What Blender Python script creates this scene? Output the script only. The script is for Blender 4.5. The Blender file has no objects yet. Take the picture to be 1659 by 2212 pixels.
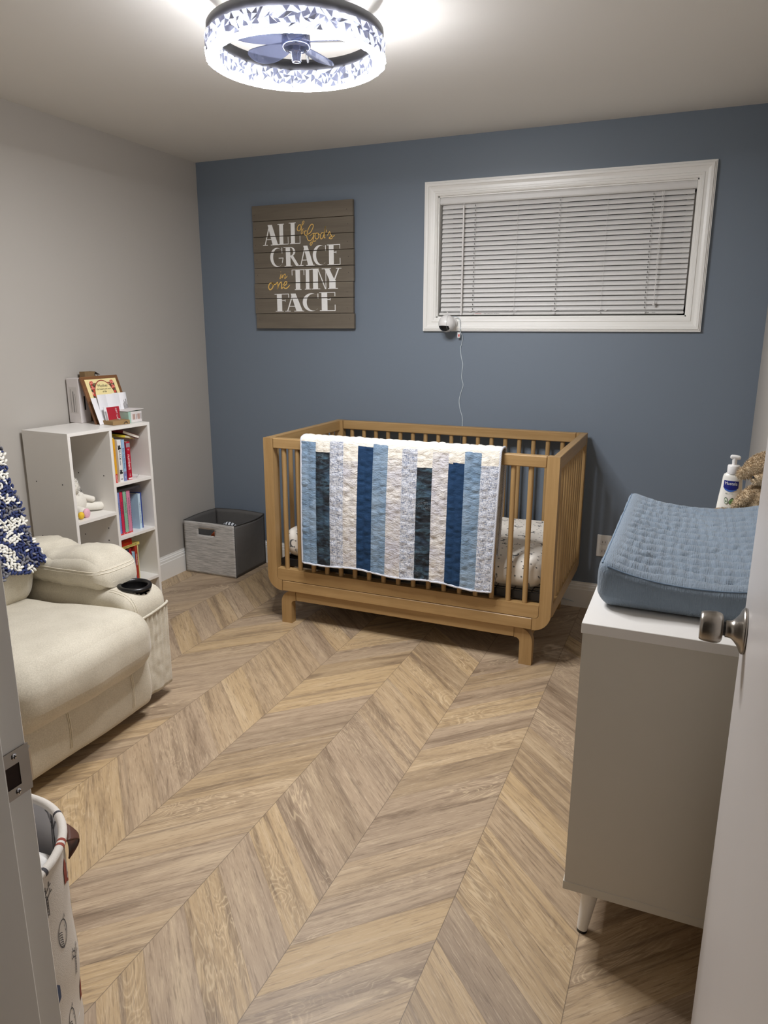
import bpy, math, random
from mathutils import Vector, Matrix, noise as mn
random.seed(7)
R = math.radians
PI = math.pi
SC = bpy.context.scene
COL = SC.collection

# ------------------------------------------------------------------ colour and nodes
def lin(c):
    return tuple(((v / 255) / 12.92 if v / 255 <= .04045 else ((v / 255 + .055) / 1.055) ** 2.4) for v in c)
def rgb(*c):
    return lin(c) + (1.0,)

class S:
    """a node socket with arithmetic"""
    def __init__(s, t, sock): s.t = t; s.s = sock
    def _m(s, op, *a):
        n = s.t.nodes.new('ShaderNodeMath'); n.operation = op
        for i, v in enumerate((s,) + a):
            if isinstance(v, S): s.t.links.new(v.s, n.inputs[i])
            else: n.inputs[i].default_value = v
        return S(s.t, n.outputs[0])
    def __add__(s, o): return s._m('ADD', o)
    __radd__ = __add__
    def __sub__(s, o): return s._m('SUBTRACT', o)
    def __rsub__(s, o): return (s * -1) + o
    def __mul__(s, o): return s._m('MULTIPLY', o)
    __rmul__ = __mul__
    def __truediv__(s, o): return s._m('DIVIDE', o)
    def floor(s): return s._m('FLOOR')
    def fract(s): return s._m('FRACT')
    def abs(s): return s._m('ABSOLUTE')
    def sin(s): return s._m('SINE')
    def pow(s, e): return s._m('POWER', e)
    def mod(s, e): return s._m('FLOORED_MODULO', e)
    def lt(s, o): return s._m('LESS_THAN', o)
    def gt(s, o): return s._m('GREATER_THAN', o)
    def mn(s, o): return s._m('MINIMUM', o)
    def mx(s, o): return s._m('MAXIMUM', o)
    def atan2(s, o): return s._m('ARCTAN2', o)
    def cos(s): return s._m('COSINE')
    def step(s, a, b):
        n = s.t.nodes.new('ShaderNodeMapRange'); n.interpolation_type = 'SMOOTHSTEP'
        s.t.links.new(s.s, n.inputs[0]); n.inputs[1].default_value = a; n.inputs[2].default_value = b
        return S(s.t, n.outputs[0])

class Mat:
    def __init__(m, name, color=(200, 200, 200), rough=.5, metal=0, **kw):
        m.m = bpy.data.materials.new(name); m.m.use_nodes = True
        m.t = m.m.node_tree; m.b = m.t.nodes['Principled BSDF']
        m.b.inputs['Base Color'].default_value = rgb(*color)
        m.b.inputs['Roughness'].default_value = rough
        m.b.inputs['Metallic'].default_value = metal
        for k, v in kw.items(): m.b.inputs[k.replace('_', ' ')].default_value = v
    def node(m, t, **kw):
        n = m.t.nodes.new(t)
        for k, v in kw.items(): setattr(n, k, v)
        return n
    def xyz(m, kind='Object'):
        tc = m.node('ShaderNodeTexCoord'); sp = m.node('ShaderNodeSeparateXYZ')
        m.t.links.new(tc.outputs[kind], sp.inputs[0])
        return [S(m.t, o) for o in sp.outputs]
    def vec(m, x, y, z=0.0):
        n = m.node('ShaderNodeCombineXYZ')
        for i, v in enumerate((x, y, z)):
            if isinstance(v, S): m.t.links.new(v.s, n.inputs[i])
            else: n.inputs[i].default_value = v
        return n.outputs[0]
    def noise(m, v, scale=1, detail=3, rough=.5, dist=0, out=0):
        n = m.node('ShaderNodeTexNoise'); m.t.links.new(v, n.inputs['Vector'])
        n.inputs['Scale'].default_value = scale; n.inputs['Detail'].default_value = detail
        n.inputs['Roughness'].default_value = rough; n.inputs['Distortion'].default_value = dist
        return S(m.t, n.outputs[out])
    def white(m, v):
        n = m.node('ShaderNodeTexWhiteNoise'); m.t.links.new(v, n.inputs['Vector'])
        sp = m.node('ShaderNodeSeparateXYZ'); m.t.links.new(n.outputs['Color'], sp.inputs[0])
        return [S(m.t, o) for o in sp.outputs]
    def voro(m, v, scale=1, feature='F1', rand=1.0):
        n = m.node('ShaderNodeTexVoronoi', feature=feature); m.t.links.new(v, n.inputs['Vector'])
        n.inputs['Scale'].default_value = scale; n.inputs['Randomness'].default_value = rand
        return n
    def mix(m, f, a, b):
        n = m.node('ShaderNodeMix', data_type='RGBA')
        if isinstance(f, S): m.t.links.new(f.s, n.inputs[0])
        else: n.inputs[0].default_value = f
        for i, v in ((6, a), (7, b)):
            if isinstance(v, tuple): n.inputs[i].default_value = rgb(*v)
            else: m.t.links.new(v, n.inputs[i])
        return n.outputs[2]
    def color(m, c): m.t.links.new(c, m.b.inputs['Base Color']); return m
    def link(m, s, name): m.t.links.new(s.s if isinstance(s, S) else s, m.b.inputs[name]); return m
    def bump(m, h, strength=.3, dist=.01):
        n = m.node('ShaderNodeBump'); n.inputs['Strength'].default_value = strength
        n.inputs['Distance'].default_value = dist
        m.t.links.new(h.s if isinstance(h, S) else h, n.inputs['Height'])
        m.t.links.new(n.outputs[0], m.b.inputs['Normal']); return m

def plain(name, color, rough=.5, metal=0, spread=.04, scale=40, bump=0, bscale=None, **kw):
    """a surface with slight procedural unevenness"""
    m = Mat(name, color, rough, metal, **kw)
    x, y, z = m.xyz(); v = m.vec(x, y, z)
    n = m.noise(v, scale, 4)
    d = tuple(max(0, c * (1 - spread)) for c in color); l = tuple(min(255, c * (1 + spread)) for c in color)
    m.color(m.mix(n, d, l))
    if bump:
        m.bump(m.noise(v, bscale or scale * 4, 3), bump, .002)
    return m.m

def wood(name, axis, c1, c2, rough=.45, fine=1.0):
    m = Mat(name, c1, rough)
    p = m.xyz(); k = [26 * fine] * 3; k[axis] = 1.6
    v = m.vec(*[p[i] * k[i] for i in range(3)])
    big = m.noise(v, 1, 3, .55, .6)
    k2 = [220 * fine] * 3; k2[axis] = 9
    v2 = m.vec(*[p[i] * k2[i] for i in range(3)])
    f = m.noise(v2, 1, 3, .6)
    m.color(m.mix((big * .75 + f * .3).step(.25, .8), c2, c1))
    m.bump(f, .12, .001)
    return m.m

# ------------------------------------------------------------------ mesh builder
class MB:
    def __init__(s): s.v = []; s.f = []; s.mi = []; s.sm = []
    def add(s, vs, fs, mi=0, smooth=False, M=None):
        o = len(s.v)
        s.v += [tuple(M @ Vector(p)) if M else tuple(p) for p in vs]
        for f in fs: s.f.append([o + i for i in f]); s.mi.append(mi); s.sm.append(smooth)
        return s
    def box(s, x0, x1, y0, y1, z0, z1, mi=0, M=None, b=0):
        if b:
            b = min(b, (x1 - x0) * .45, (y1 - y0) * .45, (z1 - z0) * .45)
            vs = []; ids = {}
            for i, X in enumerate((x0, x1)):
                for j, Y in enumerate((y0, y1)):
                    for k, Z in enumerate((z0, z1)):
                        sx, sy, sz = (1, -1)[i], (1, -1)[j], (1, -1)[k]
                        ids[i, j, k, 0] = len(vs); vs.append((X, Y + sy * b, Z + sz * b))
                        ids[i, j, k, 1] = len(vs); vs.append((X + sx * b, Y, Z + sz * b))
                        ids[i, j, k, 2] = len(vs); vs.append((X + sx * b, Y + sy * b, Z))
            g = lambda *a: ids[a]
            fs = []
            for i in (0, 1): fs.append([g(i, 0, 0, 0), g(i, 1, 0, 0), g(i, 1, 1, 0), g(i, 0, 1, 0)])
            for j in (0, 1): fs.append([g(0, j, 0, 1), g(1, j, 0, 1), g(1, j, 1, 1), g(0, j, 1, 1)])
            for k in (0, 1): fs.append([g(0, 0, k, 2), g(1, 0, k, 2), g(1, 1, k, 2), g(0, 1, k, 2)])
            for i in (0, 1):
                for j in (0, 1): fs.append([g(i, j, 0, 0), g(i, j, 1, 0), g(i, j, 1, 1), g(i, j, 0, 1)])
            for i in (0, 1):
                for k in (0, 1): fs.append([g(i, 0, k, 0), g(i, 1, k, 0), g(i, 1, k, 2), g(i, 0, k, 2)])
            for j in (0, 1):
                for k in (0, 1): fs.append([g(0, j, k, 1), g(1, j, k, 1), g(1, j, k, 2), g(0, j, k, 2)])
            for i in (0, 1):
                for j in (0, 1):
                    for k in (0, 1): fs.append([g(i, j, k, 0), g(i, j, k, 1), g(i, j, k, 2)])
            c = Vector(((x0 + x1) / 2, (y0 + y1) / 2, (z0 + z1) / 2)); out = []
            for f in fs:
                P = [Vector(vs[q]) for q in f]; n = (P[1] - P[0]).cross(P[2] - P[0])
                ctr = sum(P, Vector()) / len(P)
                out.append(f if n.dot(ctr - c) > 0 else f[::-1])
            return s.add(vs, out, mi, False, M)
        vs = [(x, y, z) for x in (x0, x1) for y in (y0, y1) for z in (z0, z1)]
        fs = [(0, 1, 3, 2), (4, 6, 7, 5), (0, 4, 5, 1), (2, 3, 7, 6), (0, 2, 6, 4), (1, 5, 7, 3)]
        return s.add(vs, fs, mi, False, M)
    def prism(s, pts, axis, a0, a1, mi=0, smooth=False, M=None):
        """pts: 2-D outline; axis 'x','y','z' extruded from a0 to a1"""
        def P(p, a):
            return {'x': (a, p[0], p[1]), 'y': (p[0], a, p[1]), 'z': (p[0], p[1], a)}[axis]
        ar = sum(pts[i][0] * pts[(i + 1) % len(pts)][1] - pts[(i + 1) % len(pts)][0] * pts[i][1] for i in range(len(pts)))
        if (ar < 0) != (axis == 'y'): pts = pts[::-1]
        n = len(pts)
        vs = [P(p, a0) for p in pts] + [P(p, a1) for p in pts]
        s.add(vs, [[i, (i + 1) % n, n + (i + 1) % n, n + i] for i in range(n)], mi, smooth, M)
        s.add(vs, [list(range(n))[::-1], [n + i for i in range(n)]], mi, False, M)
        return s
    def tube(s, pts, r, n=10, mi=0, cap=True, M=None, closed=False):
        pts = [Vector(p) for p in pts]; N = len(pts)
        rs = r if isinstance(r, (list, tuple)) else [r] * N
        vs = []; up = None
        for i, p in enumerate(pts):
            if closed: t = (pts[(i + 1) % N] - pts[i - 1]).normalized()
            else: t = (pts[min(i + 1, N - 1)] - pts[max(i - 1, 0)]).normalized()
            if up is None:
                up = Vector((0, 0, 1)) if abs(t.z) < .9 else Vector((1, 0, 0))
            a = (up - t * up.dot(t)).normalized(); bb = t.cross(a); up = a
            for k in range(n):
                w = 2 * PI * k / n
                vs.append(p + (a * math.cos(w) + bb * math.sin(w)) * rs[i])
        fs = []
        for i in range(N if closed else N - 1):
            j = (i + 1) % N
            for k in range(n):
                fs.append([i * n + k, i * n + (k + 1) % n, j * n + (k + 1) % n, j * n + k])
        s.add(vs, fs, mi, True, M)
        if cap and not closed:
            s.add(vs[:n], [list(range(n))[::-1]], mi, False, M)
            s.add(vs[-n:], [list(range(n))], mi, False, M)
        return s
    def lathe(s, prof, n=32, mi=0, M=None, smooth=True, cx=0, cy=0):
        """prof: (r, z) pairs around +Z"""
        vs = []
        for r, z in prof:
            for k in range(n):
                w = 2 * PI * k / n; vs.append((cx + r * math.cos(w), cy + r * math.sin(w), z))
        fs = []
        for i in range(len(prof) - 1):
            for k in range(n):
                fs.append([i * n + k, i * n + (k + 1) % n, (i + 1) * n + (k + 1) % n, (i + 1) * n + k])
        return s.add(vs, fs, mi, smooth, M)
    def ball(s, c, r, mi=0, n=20, M=None, fn=None):
        r = r if isinstance(r, tuple) else (r, r, r)
        vs = []; m = n // 2
        for i in range(m + 1):
            a = PI * i / m
            for k in range(n):
                w = 2 * PI * k / n
                p = Vector((math.sin(a) * math.cos(w), math.sin(a) * math.sin(w), math.cos(a)))
                q = Vector((p.x * r[0], p.y * r[1], p.z * r[2]))
                if M is not None: q = M @ q
                q = q + Vector(c)
                if fn: q = fn(q)
                vs.append(q)
        fs = [[i * n + k, (i + 1) * n + k, (i + 1) * n + (k + 1) % n, i * n + (k + 1) % n] for i in range(m) for k in range(n)]
        return s.add(vs, fs, mi, True)
    def rbox(s, x0, x1, y0, y1, z0, z1, r, n=14, mi=0, fn=None, M=None, puff=0):
        """soft rounded box; fn moves each vertex"""
        h = Vector(((x1 - x0) / 2, (y1 - y0) / 2, (z1 - z0) / 2)); c = Vector(((x0 + x1) / 2, (y0 + y1) / 2, (z0 + z1) / 2))
        rr = r if isinstance(r, (int, float)) else r
        def ticks(hh):
            q = min(rr, hh * .999); e = [-hh + q * w_ for w_ in (0, .04, .13, .26, .42, .60, .80, 1)]
            core = [(-hh + q) + (2 * hh - 2 * q) * i / n for i in range(1, n)]
            return e + core + [-a for a in e[::-1]]
        tk = [ticks(v) for v in h]
        for ax in range(3):
            u, w = [(1, 2), (2, 0), (0, 1)][ax]
            for sg in (-1, 1):
                vs = []; A, B = tk[u], tk[w]
                for a in A:
                    for b in B:
                        p = [0, 0, 0]; p[ax] = sg * h[ax]; p[u] = a; p[w] = b
                        p = Vector(p)
                        q = Vector([max(-(h[i] - min(rr, h[i] * .999)), min(h[i] - min(rr, h[i] * .999), p[i])) for i in range(3)])
                        d = p - q; L = d.length
                        if L > 1e-9: d = d / L
                        res = Vector([q[i] + d[i] * min(rr, h[i] * .999) for i in range(3)])
                        if puff:
                            k = (1 - (a / h[u]) ** 2) * (1 - (b / h[w]) ** 2); res[ax] += sg * puff * k
                        res = res + c
                        if fn: res = fn(res)
                        vs.append(res)
                nb = len(B); fs = []
                for i in range(len(A) - 1):
                    for j in range(nb - 1):
                        f = [i * nb + j, (i + 1) * nb + j, (i + 1) * nb + j + 1, i * nb + j + 1]
                        fs.append(f if sg > 0 else f[::-1])
                s.add(vs, fs, mi, True, M)
        return s
    def grid(s, fn, nu, nv, mi=0, smooth=True, M=None, mf=None):
        vs = [fn(i / nu, j / nv) for i in range(nu + 1) for j in range(nv + 1)]
        o = len(s.v); s.v += [tuple(M @ Vector(p)) if M else tuple(p) for p in vs]
        for i in range(nu):
            for j in range(nv):
                s.f.append([o + i * (nv + 1) + j, o + (i + 1) * (nv + 1) + j, o + (i + 1) * (nv + 1) + j + 1, o + i * (nv + 1) + j + 1])
                s.mi.append(mf(i, j) if mf else mi); s.sm.append(smooth)
        return s
    def ribbon(s, pts, w, plane, off, mi=0):
        """flat painted stroke; plane maps (u,v,off) to 3-D"""
        P = [Vector((p[0], p[1])) for p in pts]; N = len(P); vs = []
        for i, p in enumerate(P):
            t = (P[min(i + 1, N - 1)] - P[max(0, i - 1)])
            t = t.normalized() if t.length > 1e-9 else Vector((1, 0)); q = Vector((-t.y, t.x))
            ww = w(i / (N - 1)) if callable(w) else w
            vs.append(plane(*(p + q * ww / 2), off)); vs.append(plane(*(p - q * ww / 2), off))
        return s.add(vs, [[2 * i, 2 * i + 1, 2 * i + 3, 2 * i + 2] for i in range(N - 1)], mi)
    def build(s, name, mats, parent=None, loc=None, rot=None, base=True):
        mats = mats if isinstance(mats, (list, tuple)) else [mats]
        me = bpy.data.meshes.new(name)
        off = Vector((0, 0, 0))
        if parent is not None:
            if parent.get('_world') is not None: off = Vector(list(parent['_world']))
        elif base and loc is None and s.v:
            xs = [p[0] for p in s.v]; ys = [p[1] for p in s.v]; zs = [p[2] for p in s.v]
            off = Vector(((min(xs) + max(xs)) / 2, (min(ys) + max(ys)) / 2, min(zs)))
        me.from_pydata([tuple(Vector(p) - off) for p in s.v], [], s.f)
        for m in mats: me.materials.append(m)
        me.polygons.foreach_set('material_index', s.mi)
        me.polygons.foreach_set('use_smooth', s.sm)
        me.update()
        o = bpy.data.objects.new(name, me); COL.objects.link(o)
        if parent is not None:
            o.parent = parent
            if parent.get('_world') is not None: o['_world'] = tuple(off)
        else:
            o.location = Vector(loc) if loc else off
            if rot: o.rotation_euler = rot
            if base and loc is None: o['_world'] = tuple(off)
        return o

def thing(name, label, cat, loc=(0, 0, 0), rot=None, group=None, world=True):
    """an Empty at the base; with world=True children are written in room coordinates"""
    o = bpy.data.objects.new(name, None); COL.objects.link(o); o.location = loc
    o.empty_display_size = .05
    if rot: o.rotation_euler = rot; world = False
    if world: o['_world'] = tuple(loc)
    return tag(o, label, cat, group)
def tag(o, label, cat, group=None, kind=None):
    o['label'] = label; o['category'] = cat
    if group: o['group'] = group
    if kind: o['kind'] = kind
    return o
def struct(o, label=None):
    o['kind'] = 'structure'
    if label: o['label'] = label
    return o
def catmull(P, k=8, closed=False):
    P = [Vector(p) for p in P]; N = len(P); out = []
    rng = range(N if closed else N - 1)
    for i in rng:
        g = (lambda j: P[j % N]) if closed else (lambda j: P[max(0, min(N - 1, j))])
        a, b, c, d = g(i - 1), g(i), g(i + 1), g(i + 2)
        for q in range(k):
            t = q / k
            out.append(.5 * ((2 * b) + (c - a) * t + (2 * a - 5 * b + 4 * c - d) * t * t + (3 * b - a - 3 * c + d) * t ** 3))
    if not closed: out.append(P[-1])
    return out
def text_polys(txt, size, M, mb, mi=0, align='CENTER', extrude=0.0, sx=1.0, space=1.0):
    """lettering as mesh, laid in the local XY plane then moved by M"""
    cu = bpy.data.curves.new('t', 'FONT'); cu.body = txt; cu.size = size; cu.align_x = align; cu.align_y = 'CENTER'
    cu.extrude = extrude; cu.resolution_u = 3; cu.space_character = space
    ob = bpy.data.objects.new('t', cu); COL.objects.link(ob)
    bpy.context.view_layer.update()
    me = bpy.data.meshes.new_from_object(ob.evaluated_get(bpy.context.evaluated_depsgraph_get()))
    mb.add([(v.co.x * sx, v.co.y, v.co.z) for v in me.vertices], [list(p.vertices) for p in me.polygons], mi, False, M)
    bpy.data.objects.remove(ob); bpy.data.curves.remove(cu); bpy.data.meshes.remove(me)
def nz(p, s=1.0, seed=0.0):
    return mn.noise(Vector((p[0] * s + seed, p[1] * s + seed * 1.7, p[2] * s - seed)))

from mathutils.bvhtree import BVHTree
def cast_line(mb, rays, off=.0008):
    """lay a line on a soft surface: rays are (origin, direction)"""
    t = BVHTree.FromPolygons([Vector(v) for v in mb.v], mb.f); out = []
    for o, d in rays:
        h, n, i, q = t.ray_cast(Vector(o), Vector(d).normalized())
        if h is not None: out.append(h - Vector(d).normalized() * off)
    return out
LAMP = 295.0; EXPO = 0.0; BINH = .315
# ------------------------------------------------------------------ materials
WALLG = plain('grey_wall_paint', (180, 175, 168), .55, spread=.01, scale=2, bump=.04, bscale=300)
WALLB = plain('blue_wall_paint', (113, 124, 137), .45, spread=.015, scale=2, bump=.05, bscale=300)
CEIL = plain('ceiling_paint', (224, 221, 215), .7, spread=.01, scale=2)
TRIM = plain('white_trim_paint', (236, 235, 231), .3, spread=.01, scale=5)
DOORP = plain('door_paint', (212, 208, 206), .33, spread=.01, scale=5)
WHITEL = plain('white_laminate', (232, 229, 224), .35, spread=.01, scale=8)
DRESS = plain('pale_grey_laminate', (206, 201, 189), .38, spread=.01, scale=8)
PINE = [wood('honey_pine_' + a, i, (176, 144, 98), (150, 118, 74)) for i, a in enumerate('xyz')]
BLACKM = plain('black_metal', (22, 22, 24), .4)
DARKPL = plain('dark_plastic', (14, 14, 16), .3)
WHITEP = plain('white_plastic', (226, 224, 222), .25, spread=.01)
CHROME = plain('chrome', (200, 200, 205), .12, 1, spread=.02)
def brushed(name, c, rough):
    m = Mat(name, c, rough, 1); x, y, z = m.xyz()
    n = m.noise(m.vec(x * 900, y * 30, z * 30), 1, 2)
    m.color(m.mix(n, tuple(v * .92 for v in c), c)); m.bump(n, .04, .0005); return m.m
NICKEL = brushed('brushed_nickel', (172, 166, 158), .28)
def micro():
    m = Mat('beige_microsuede', (200, 193, 176), .85)
    x, y, z = m.xyz(); v = m.vec(x, y, z)
    a = m.noise(v, 260, 3, .7); b = m.noise(v, 9, 3)
    m.color(m.mix((a * .7 + b * .4).step(.25, .85), (178, 170, 153), (214, 207, 190)))
    m.b.inputs['Sheen Weight'].default_value = .25; m.b.inputs['Sheen Roughness'].default_value = .4
    m.bump(a + b * 2, .15, .002); return m.m
SUEDE = micro()
THREAD = plain('beige_thread', (222, 214, 196), .8)

def floor_mat():
    m = Mat('oak_chevron_planks', (180, 150, 118), .42)
    x, y, z = m.xyz('Object'); W = .3105; K = .97; D = .148
    q = (x - 1.978) / W; c = q.floor(); u = (q - c) * W
    par = c.mod(2); tri = u + par * (W - u * 2)
    v = y - tri * K + 2.482
    qi = v / D; i = qi.floor(); fr = qi - i
    r1, r2, r3 = m.white(m.vec(c + .5, i + .5, 3.3))
    r4, r5, r6 = m.white(m.vec(c + 9.5, i + .5, 7.7))
    al = u * 1.4 + r3 * 37.0; cr = v * .72 + r1 * 11
    # colours: taupe to honey per board
    base = m.mix(r1.step(.35, 1.0) * .8, (173, 151, 126), (191, 163, 121))
    base = m.mix((r4.step(.6, 1.0)) * .5, base, (144, 125, 104))
    n1 = m.noise(m.vec(al * 1.3, cr * 17, r2 * 20), 1, 5, .65, .9)
    base = m.mix(n1.step(.48, .70) * .78, base, (112, 92, 72))
    base = m.mix((1 - n1).step(.52, .76) * .6, base, (212, 190, 158))
    n3 = m.noise(m.vec(al * .9, cr * 34, r4 * 20), 1, 4, .6, .5)
    base = m.mix(n3.step(.54, .72) * .6, base, (118, 100, 84))
    # cathedral figure: contour lines of a slow noise
    n2 = m.noise(m.vec(al * 1.9, cr * 8, r5 * 30), 1, 3, .5, 1.1)
    ring = (n2 * 150).sin()
    amt = r6.step(.45, .95) * m.noise(m.vec(al * 3, cr * 9, r3 * 9), 1, 2).step(.4, .62)
    base = m.mix(ring.step(.55, 1.0) * amt * .45, base, (224, 202, 166))
    base = m.mix((ring * -1).step(.5, 1.0) * amt * .22, base, (100, 80, 60))
    # limed pores
    f = m.noise(m.vec(al * 16, cr * 300, r2 * 9), 1, 3, .7)
    base = m.mix(f.step(.52, .72) * .40, base, (226, 206, 176))
    f2 = m.noise(m.vec(al * 12, cr * 190, r3 * 5), 1, 3, .7)
    base = m.mix(f2.step(.50, .72) * .55, base, (98, 78, 58))
    knot = m.voro(m.vec(al * 1.4, cr * 4.0, r2 * 8), 1)
    kd = S(m.t, knot.outputs['Distance'])
    base = m.mix((1 - kd.step(.02, .13)) * .45, base, (84, 66, 48))
    seam = (fr.mn(1 - fr) * D * .72).lt(.0007)
    sp = u.mn(W - u).lt(.0010)
    ln = seam * .45
    ln = ln.mx(sp * 1.0)
    base = m.mix(ln * .6, base, (66, 52, 40))
    m.color(base)
    m.link((f * .25 + .33), 'Roughness')
    m.bump(f * .5 + f2 * .5 - ln, .22, .0015)
    return m.m
FLOOR = floor_mat()

# ------------------------------------------------------------------ room shell
H = 2.32; WX = 2.984; YF = -3.17; YH = -3.29; HB = -4.9
def quadbox(name, mat, *a, label=None):
    mb = MB(); mb.box(*a); return struct(mb.build(name, mat, loc=(0, 0, 0)), label)
quadbox('floor', FLOOR, -.12, 4.2, HB - .1, .12, -.08, 0)
quadbox('ceiling', CEIL, -.12, 4.2, HB - .1, .12, H, H + .08)
quadbox('wall_left', WALLG, -.12, 0, YH, .12, 0, H)
quadbox('wall_right', WALLG, WX, WX + .12, YF, .12, 0, H)
# blue wall with the window opening
wi = (1.456, 2.656, 1.466, 2.050)
mb = MB()
mb.box(0, wi[0], 0, .12, 0, H); mb.box(wi[1], WX, 0, .12, 0, H)
mb.box(wi[0], wi[1], 0, .12, 0, wi[2]); mb.box(wi[0], wi[1], 0, .12, wi[3], H)
struct(mb.build('wall_back', WALLB, loc=(0, 0, 0)))
# front wall with the doorway
JX = 2.066; JR = 2.880
mb = MB()
mb.box(0, JX - .02, YH, YF, 0, H); mb.box(JR + .02, WX + 1.2, YH, YF, 0, H); mb.box(JX - .02, JR + .02, YH, YF, 2.06, H)
struct(mb.build('wall_front', WALLG, loc=(0, 0, 0)))
quadbox('wall_hall', WALLG, -.12, 4.2, HB - .12, HB, 0, H)
quadbox('wall_hall_left', WALLG, .9, 1.0, HB, YH, 0, H)
quadbox('wall_hall_right', WALLG, 4.08, 4.2, HB, YH, 0, H)

# baseboards: stepped profile (distance from wall, height)
BB = [(0, 0), (.016, 0), (.016, .098), (.013, .101), (.013, .114), (.009, .118), (.009, .124), (.005, .130), (.005, .136), (0, .136)]
def bboard(name, pts, axis, a0, a1):
    mb = MB(); mb.prism(pts, axis, a0, a1); return struct(mb.build(name, TRIM, loc=(0, 0, 0)))
bboard('baseboard_left', [(p[0], p[1]) for p in BB], 'y', YF, 0)
bboard('baseboard_back', [(-p[0], p[1]) for p in BB], 'x', .016, WX - .016)
bboard('baseboard_right', [(WX - p[0], p[1]) for p in BB], 'y', YF + .02, 0)
bboard('baseboard_front', [(YF + p[0], p[1]) for p in BB], 'x', .016, JX - .1)

# window casing: mitred moulding swept round the opening
def casing_ring(mb, x0, x1, z0, z1, prof, y_sign=-1, y0=0):
    """prof: (distance outward from opening, projection)"""
    vs = []
    for d, pr in prof:
        for (x, z) in ((x0 - d, z0 - d), (x1 + d, z0 - d), (x1 + d, z1 + d), (x0 - d, z1 + d)):
            vs.append((x, y0 + y_sign * pr, z))
    fs = []
    for i in range(len(prof) - 1):
        for k in range(4):
            fs.append([i * 4 + k, (i + 1) * 4 + k, (i + 1) * 4 + (k + 1) % 4, i * 4 + (k + 1) % 4])
    mb.add(vs, fs)
prof = [(0, -.0), (0, .012), (.006, .015), (.010, .015), (.011, .018), (.020, .019), (.022, .015), (.034, .016), (.044, .020), (.046, .024), (.056, .025), (.058, .021), (.062, .021), (.063, .017), (.0675, .017), (.0685, 0)]
mb = MB(); casing_ring(mb, wi[0], wi[1], wi[2], wi[3], prof)
struct(mb.build('trim_1', TRIM, loc=(0, 0, 0)), 'white moulded casing round the window')
# window in the recess: jamb liner, sash, glass
mb = MB()
a, b, c, d = wi
mb.box(a, a + .006, 0.0, .12, c, d); mb.box(b - .006, b, 0.0, .12, c, d); mb.box(a, b, 0.0, .12, c, c + .006); mb.box(a, b, 0.0, .12, d - .006, d)
win = struct(mb.build('window_1', TRIM, loc=(0, 0, 0)), 'basement window behind closed white blinds')
mb = MB()
for X in (a + .006, (a + b) / 2 - .02, b - .046): mb.box(X, X + .04, .09, .115, c + .006, d - .006, b=.003)
for Z in (c + .006, d - .046): mb.box(a + .006, b - .006, .09, .115, Z, Z + .04, b=.003)
mb.build('window_frame', WHITEP, win)
gm = Mat('night_glass', (20, 24, 30), .05); gm.b.inputs['Transmission Weight'].default_value = .3
mb = MB(); mb.box(a + .04, b - .04, .100, .104, c + .04, d - .04); mb.build('pane', gm.m, win)

# ------------------------------------------------------------------ venetian blind
BLIND = plain('blind_vinyl', (218, 217, 215), .4, spread=.01)
bl = thing('venetian_blind', 'closed white venetian blind filling the window over the crib', 'blind', (2.055, .03, 1.47))
mb = MB()
mb.prism([(.006, 2.017), (.006, 2.035), (.010, 2.044), (.045, 2.044), (.045, 2.012), (.010, 2.012)], 'x', 1.463, 2.649)
mb.build('headrail', BLIND, bl)
mb = MB(); ns = 23; top = 2.012; bot = 1.498; pit = (top - bot) / ns
for i in range(ns):
    zt = top - i * pit
    fn_pts = []
    for k in range(7):
        t = k / 6; zz = zt - t * (pit - .0003); yy = .012 + .012 * t + .0035 * math.sin(PI * t)
        fn_pts.append((yy, zz))
    o = fn_pts + [(p[0] + .0006, p[1]) for p in fn_pts[::-1]]
    # slat leans so its lower edge tips toward the room
    o = [(.042 - p[0], p[1]) for p in o]
    sx0, sx1 = 1.473 , 2.642
    mb.prism(o, 'x', sx0, sx1, 0, True)
for i in range(3):   # spare slats resting on the bottom rail
    z0 = 1.4965 - i * .0022; mb.prism([(.012, z0), (.030, z0 + .001), (.030, z0 + .0016), (.012, z0 + .0008)], 'x', 1.473, 2.642)
mb.build('slats', BLIND, bl)
mb = MB(); mb.box(1.466, 2.644, .010, .034, 1.4785, 1.4905, b=.003)
br = mb.build('bottom_rail', BLIND, bl)
INK = plain('black_ink', (24, 24, 26), .6); REDI = plain('red_ink', (190, 50, 45), .6)
mb = MB()
MX = lambda x, y, z: Matrix.Translation((x, y, z)) @ Matrix.Rotation(PI / 2, 4, 'X')
text_polys('WARNING', .007, MX(1.675, .0096, 1.4855), mb, 1); text_polys('KEEP CORDS OUT OF REACH', .006, MX(1.745, .0096, 1.4855), mb, 0)
text_polys('Allen', .010, MX(2.485, .0096, 1.4855), mb, 0); text_polys('ROTH', .005, MX(2.515, .0096, 1.4850), mb, 0)
mb.build('printed_label', [INK, REDI], br)
for X in (1.647, 1.857, 2.060, 2.275, 2.475):
    mb = MB(); thin = X in (1.857, 2.275)
    mb.tube([(X + .001 * math.sin(i * 2.1), .0105, 2.013 - i * .535 / 40) for i in range(41)], .0007, 5)
    if not thin:
        for i in range(ns):
            zt = top - (i + .9) * pit; mb.box(X - .0045, X - .002, .0118, .014, zt + .004, zt + .012, 1)
    mb.lathe([(0, .0), (.004, .001), (.005, .005), (.004, .008), (0, .008)], 10, 0, M=Matrix.Translation((X, .0095, 1.4840)) @ Matrix.Rotation(PI / 2, 4, 'X'))
    mb.build('ladder_cord', [BLIND, DARKPL], bl)
mb = MB(); mb.tube([(1.588, .001, 2.0), (1.5885, .0, 1.80), (1.589, -.001, 1.478)], .0045, 6); mb.tube([(1.588, .004, 2.012), (1.588, .0, 1.998)], .0015, 6)
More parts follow.
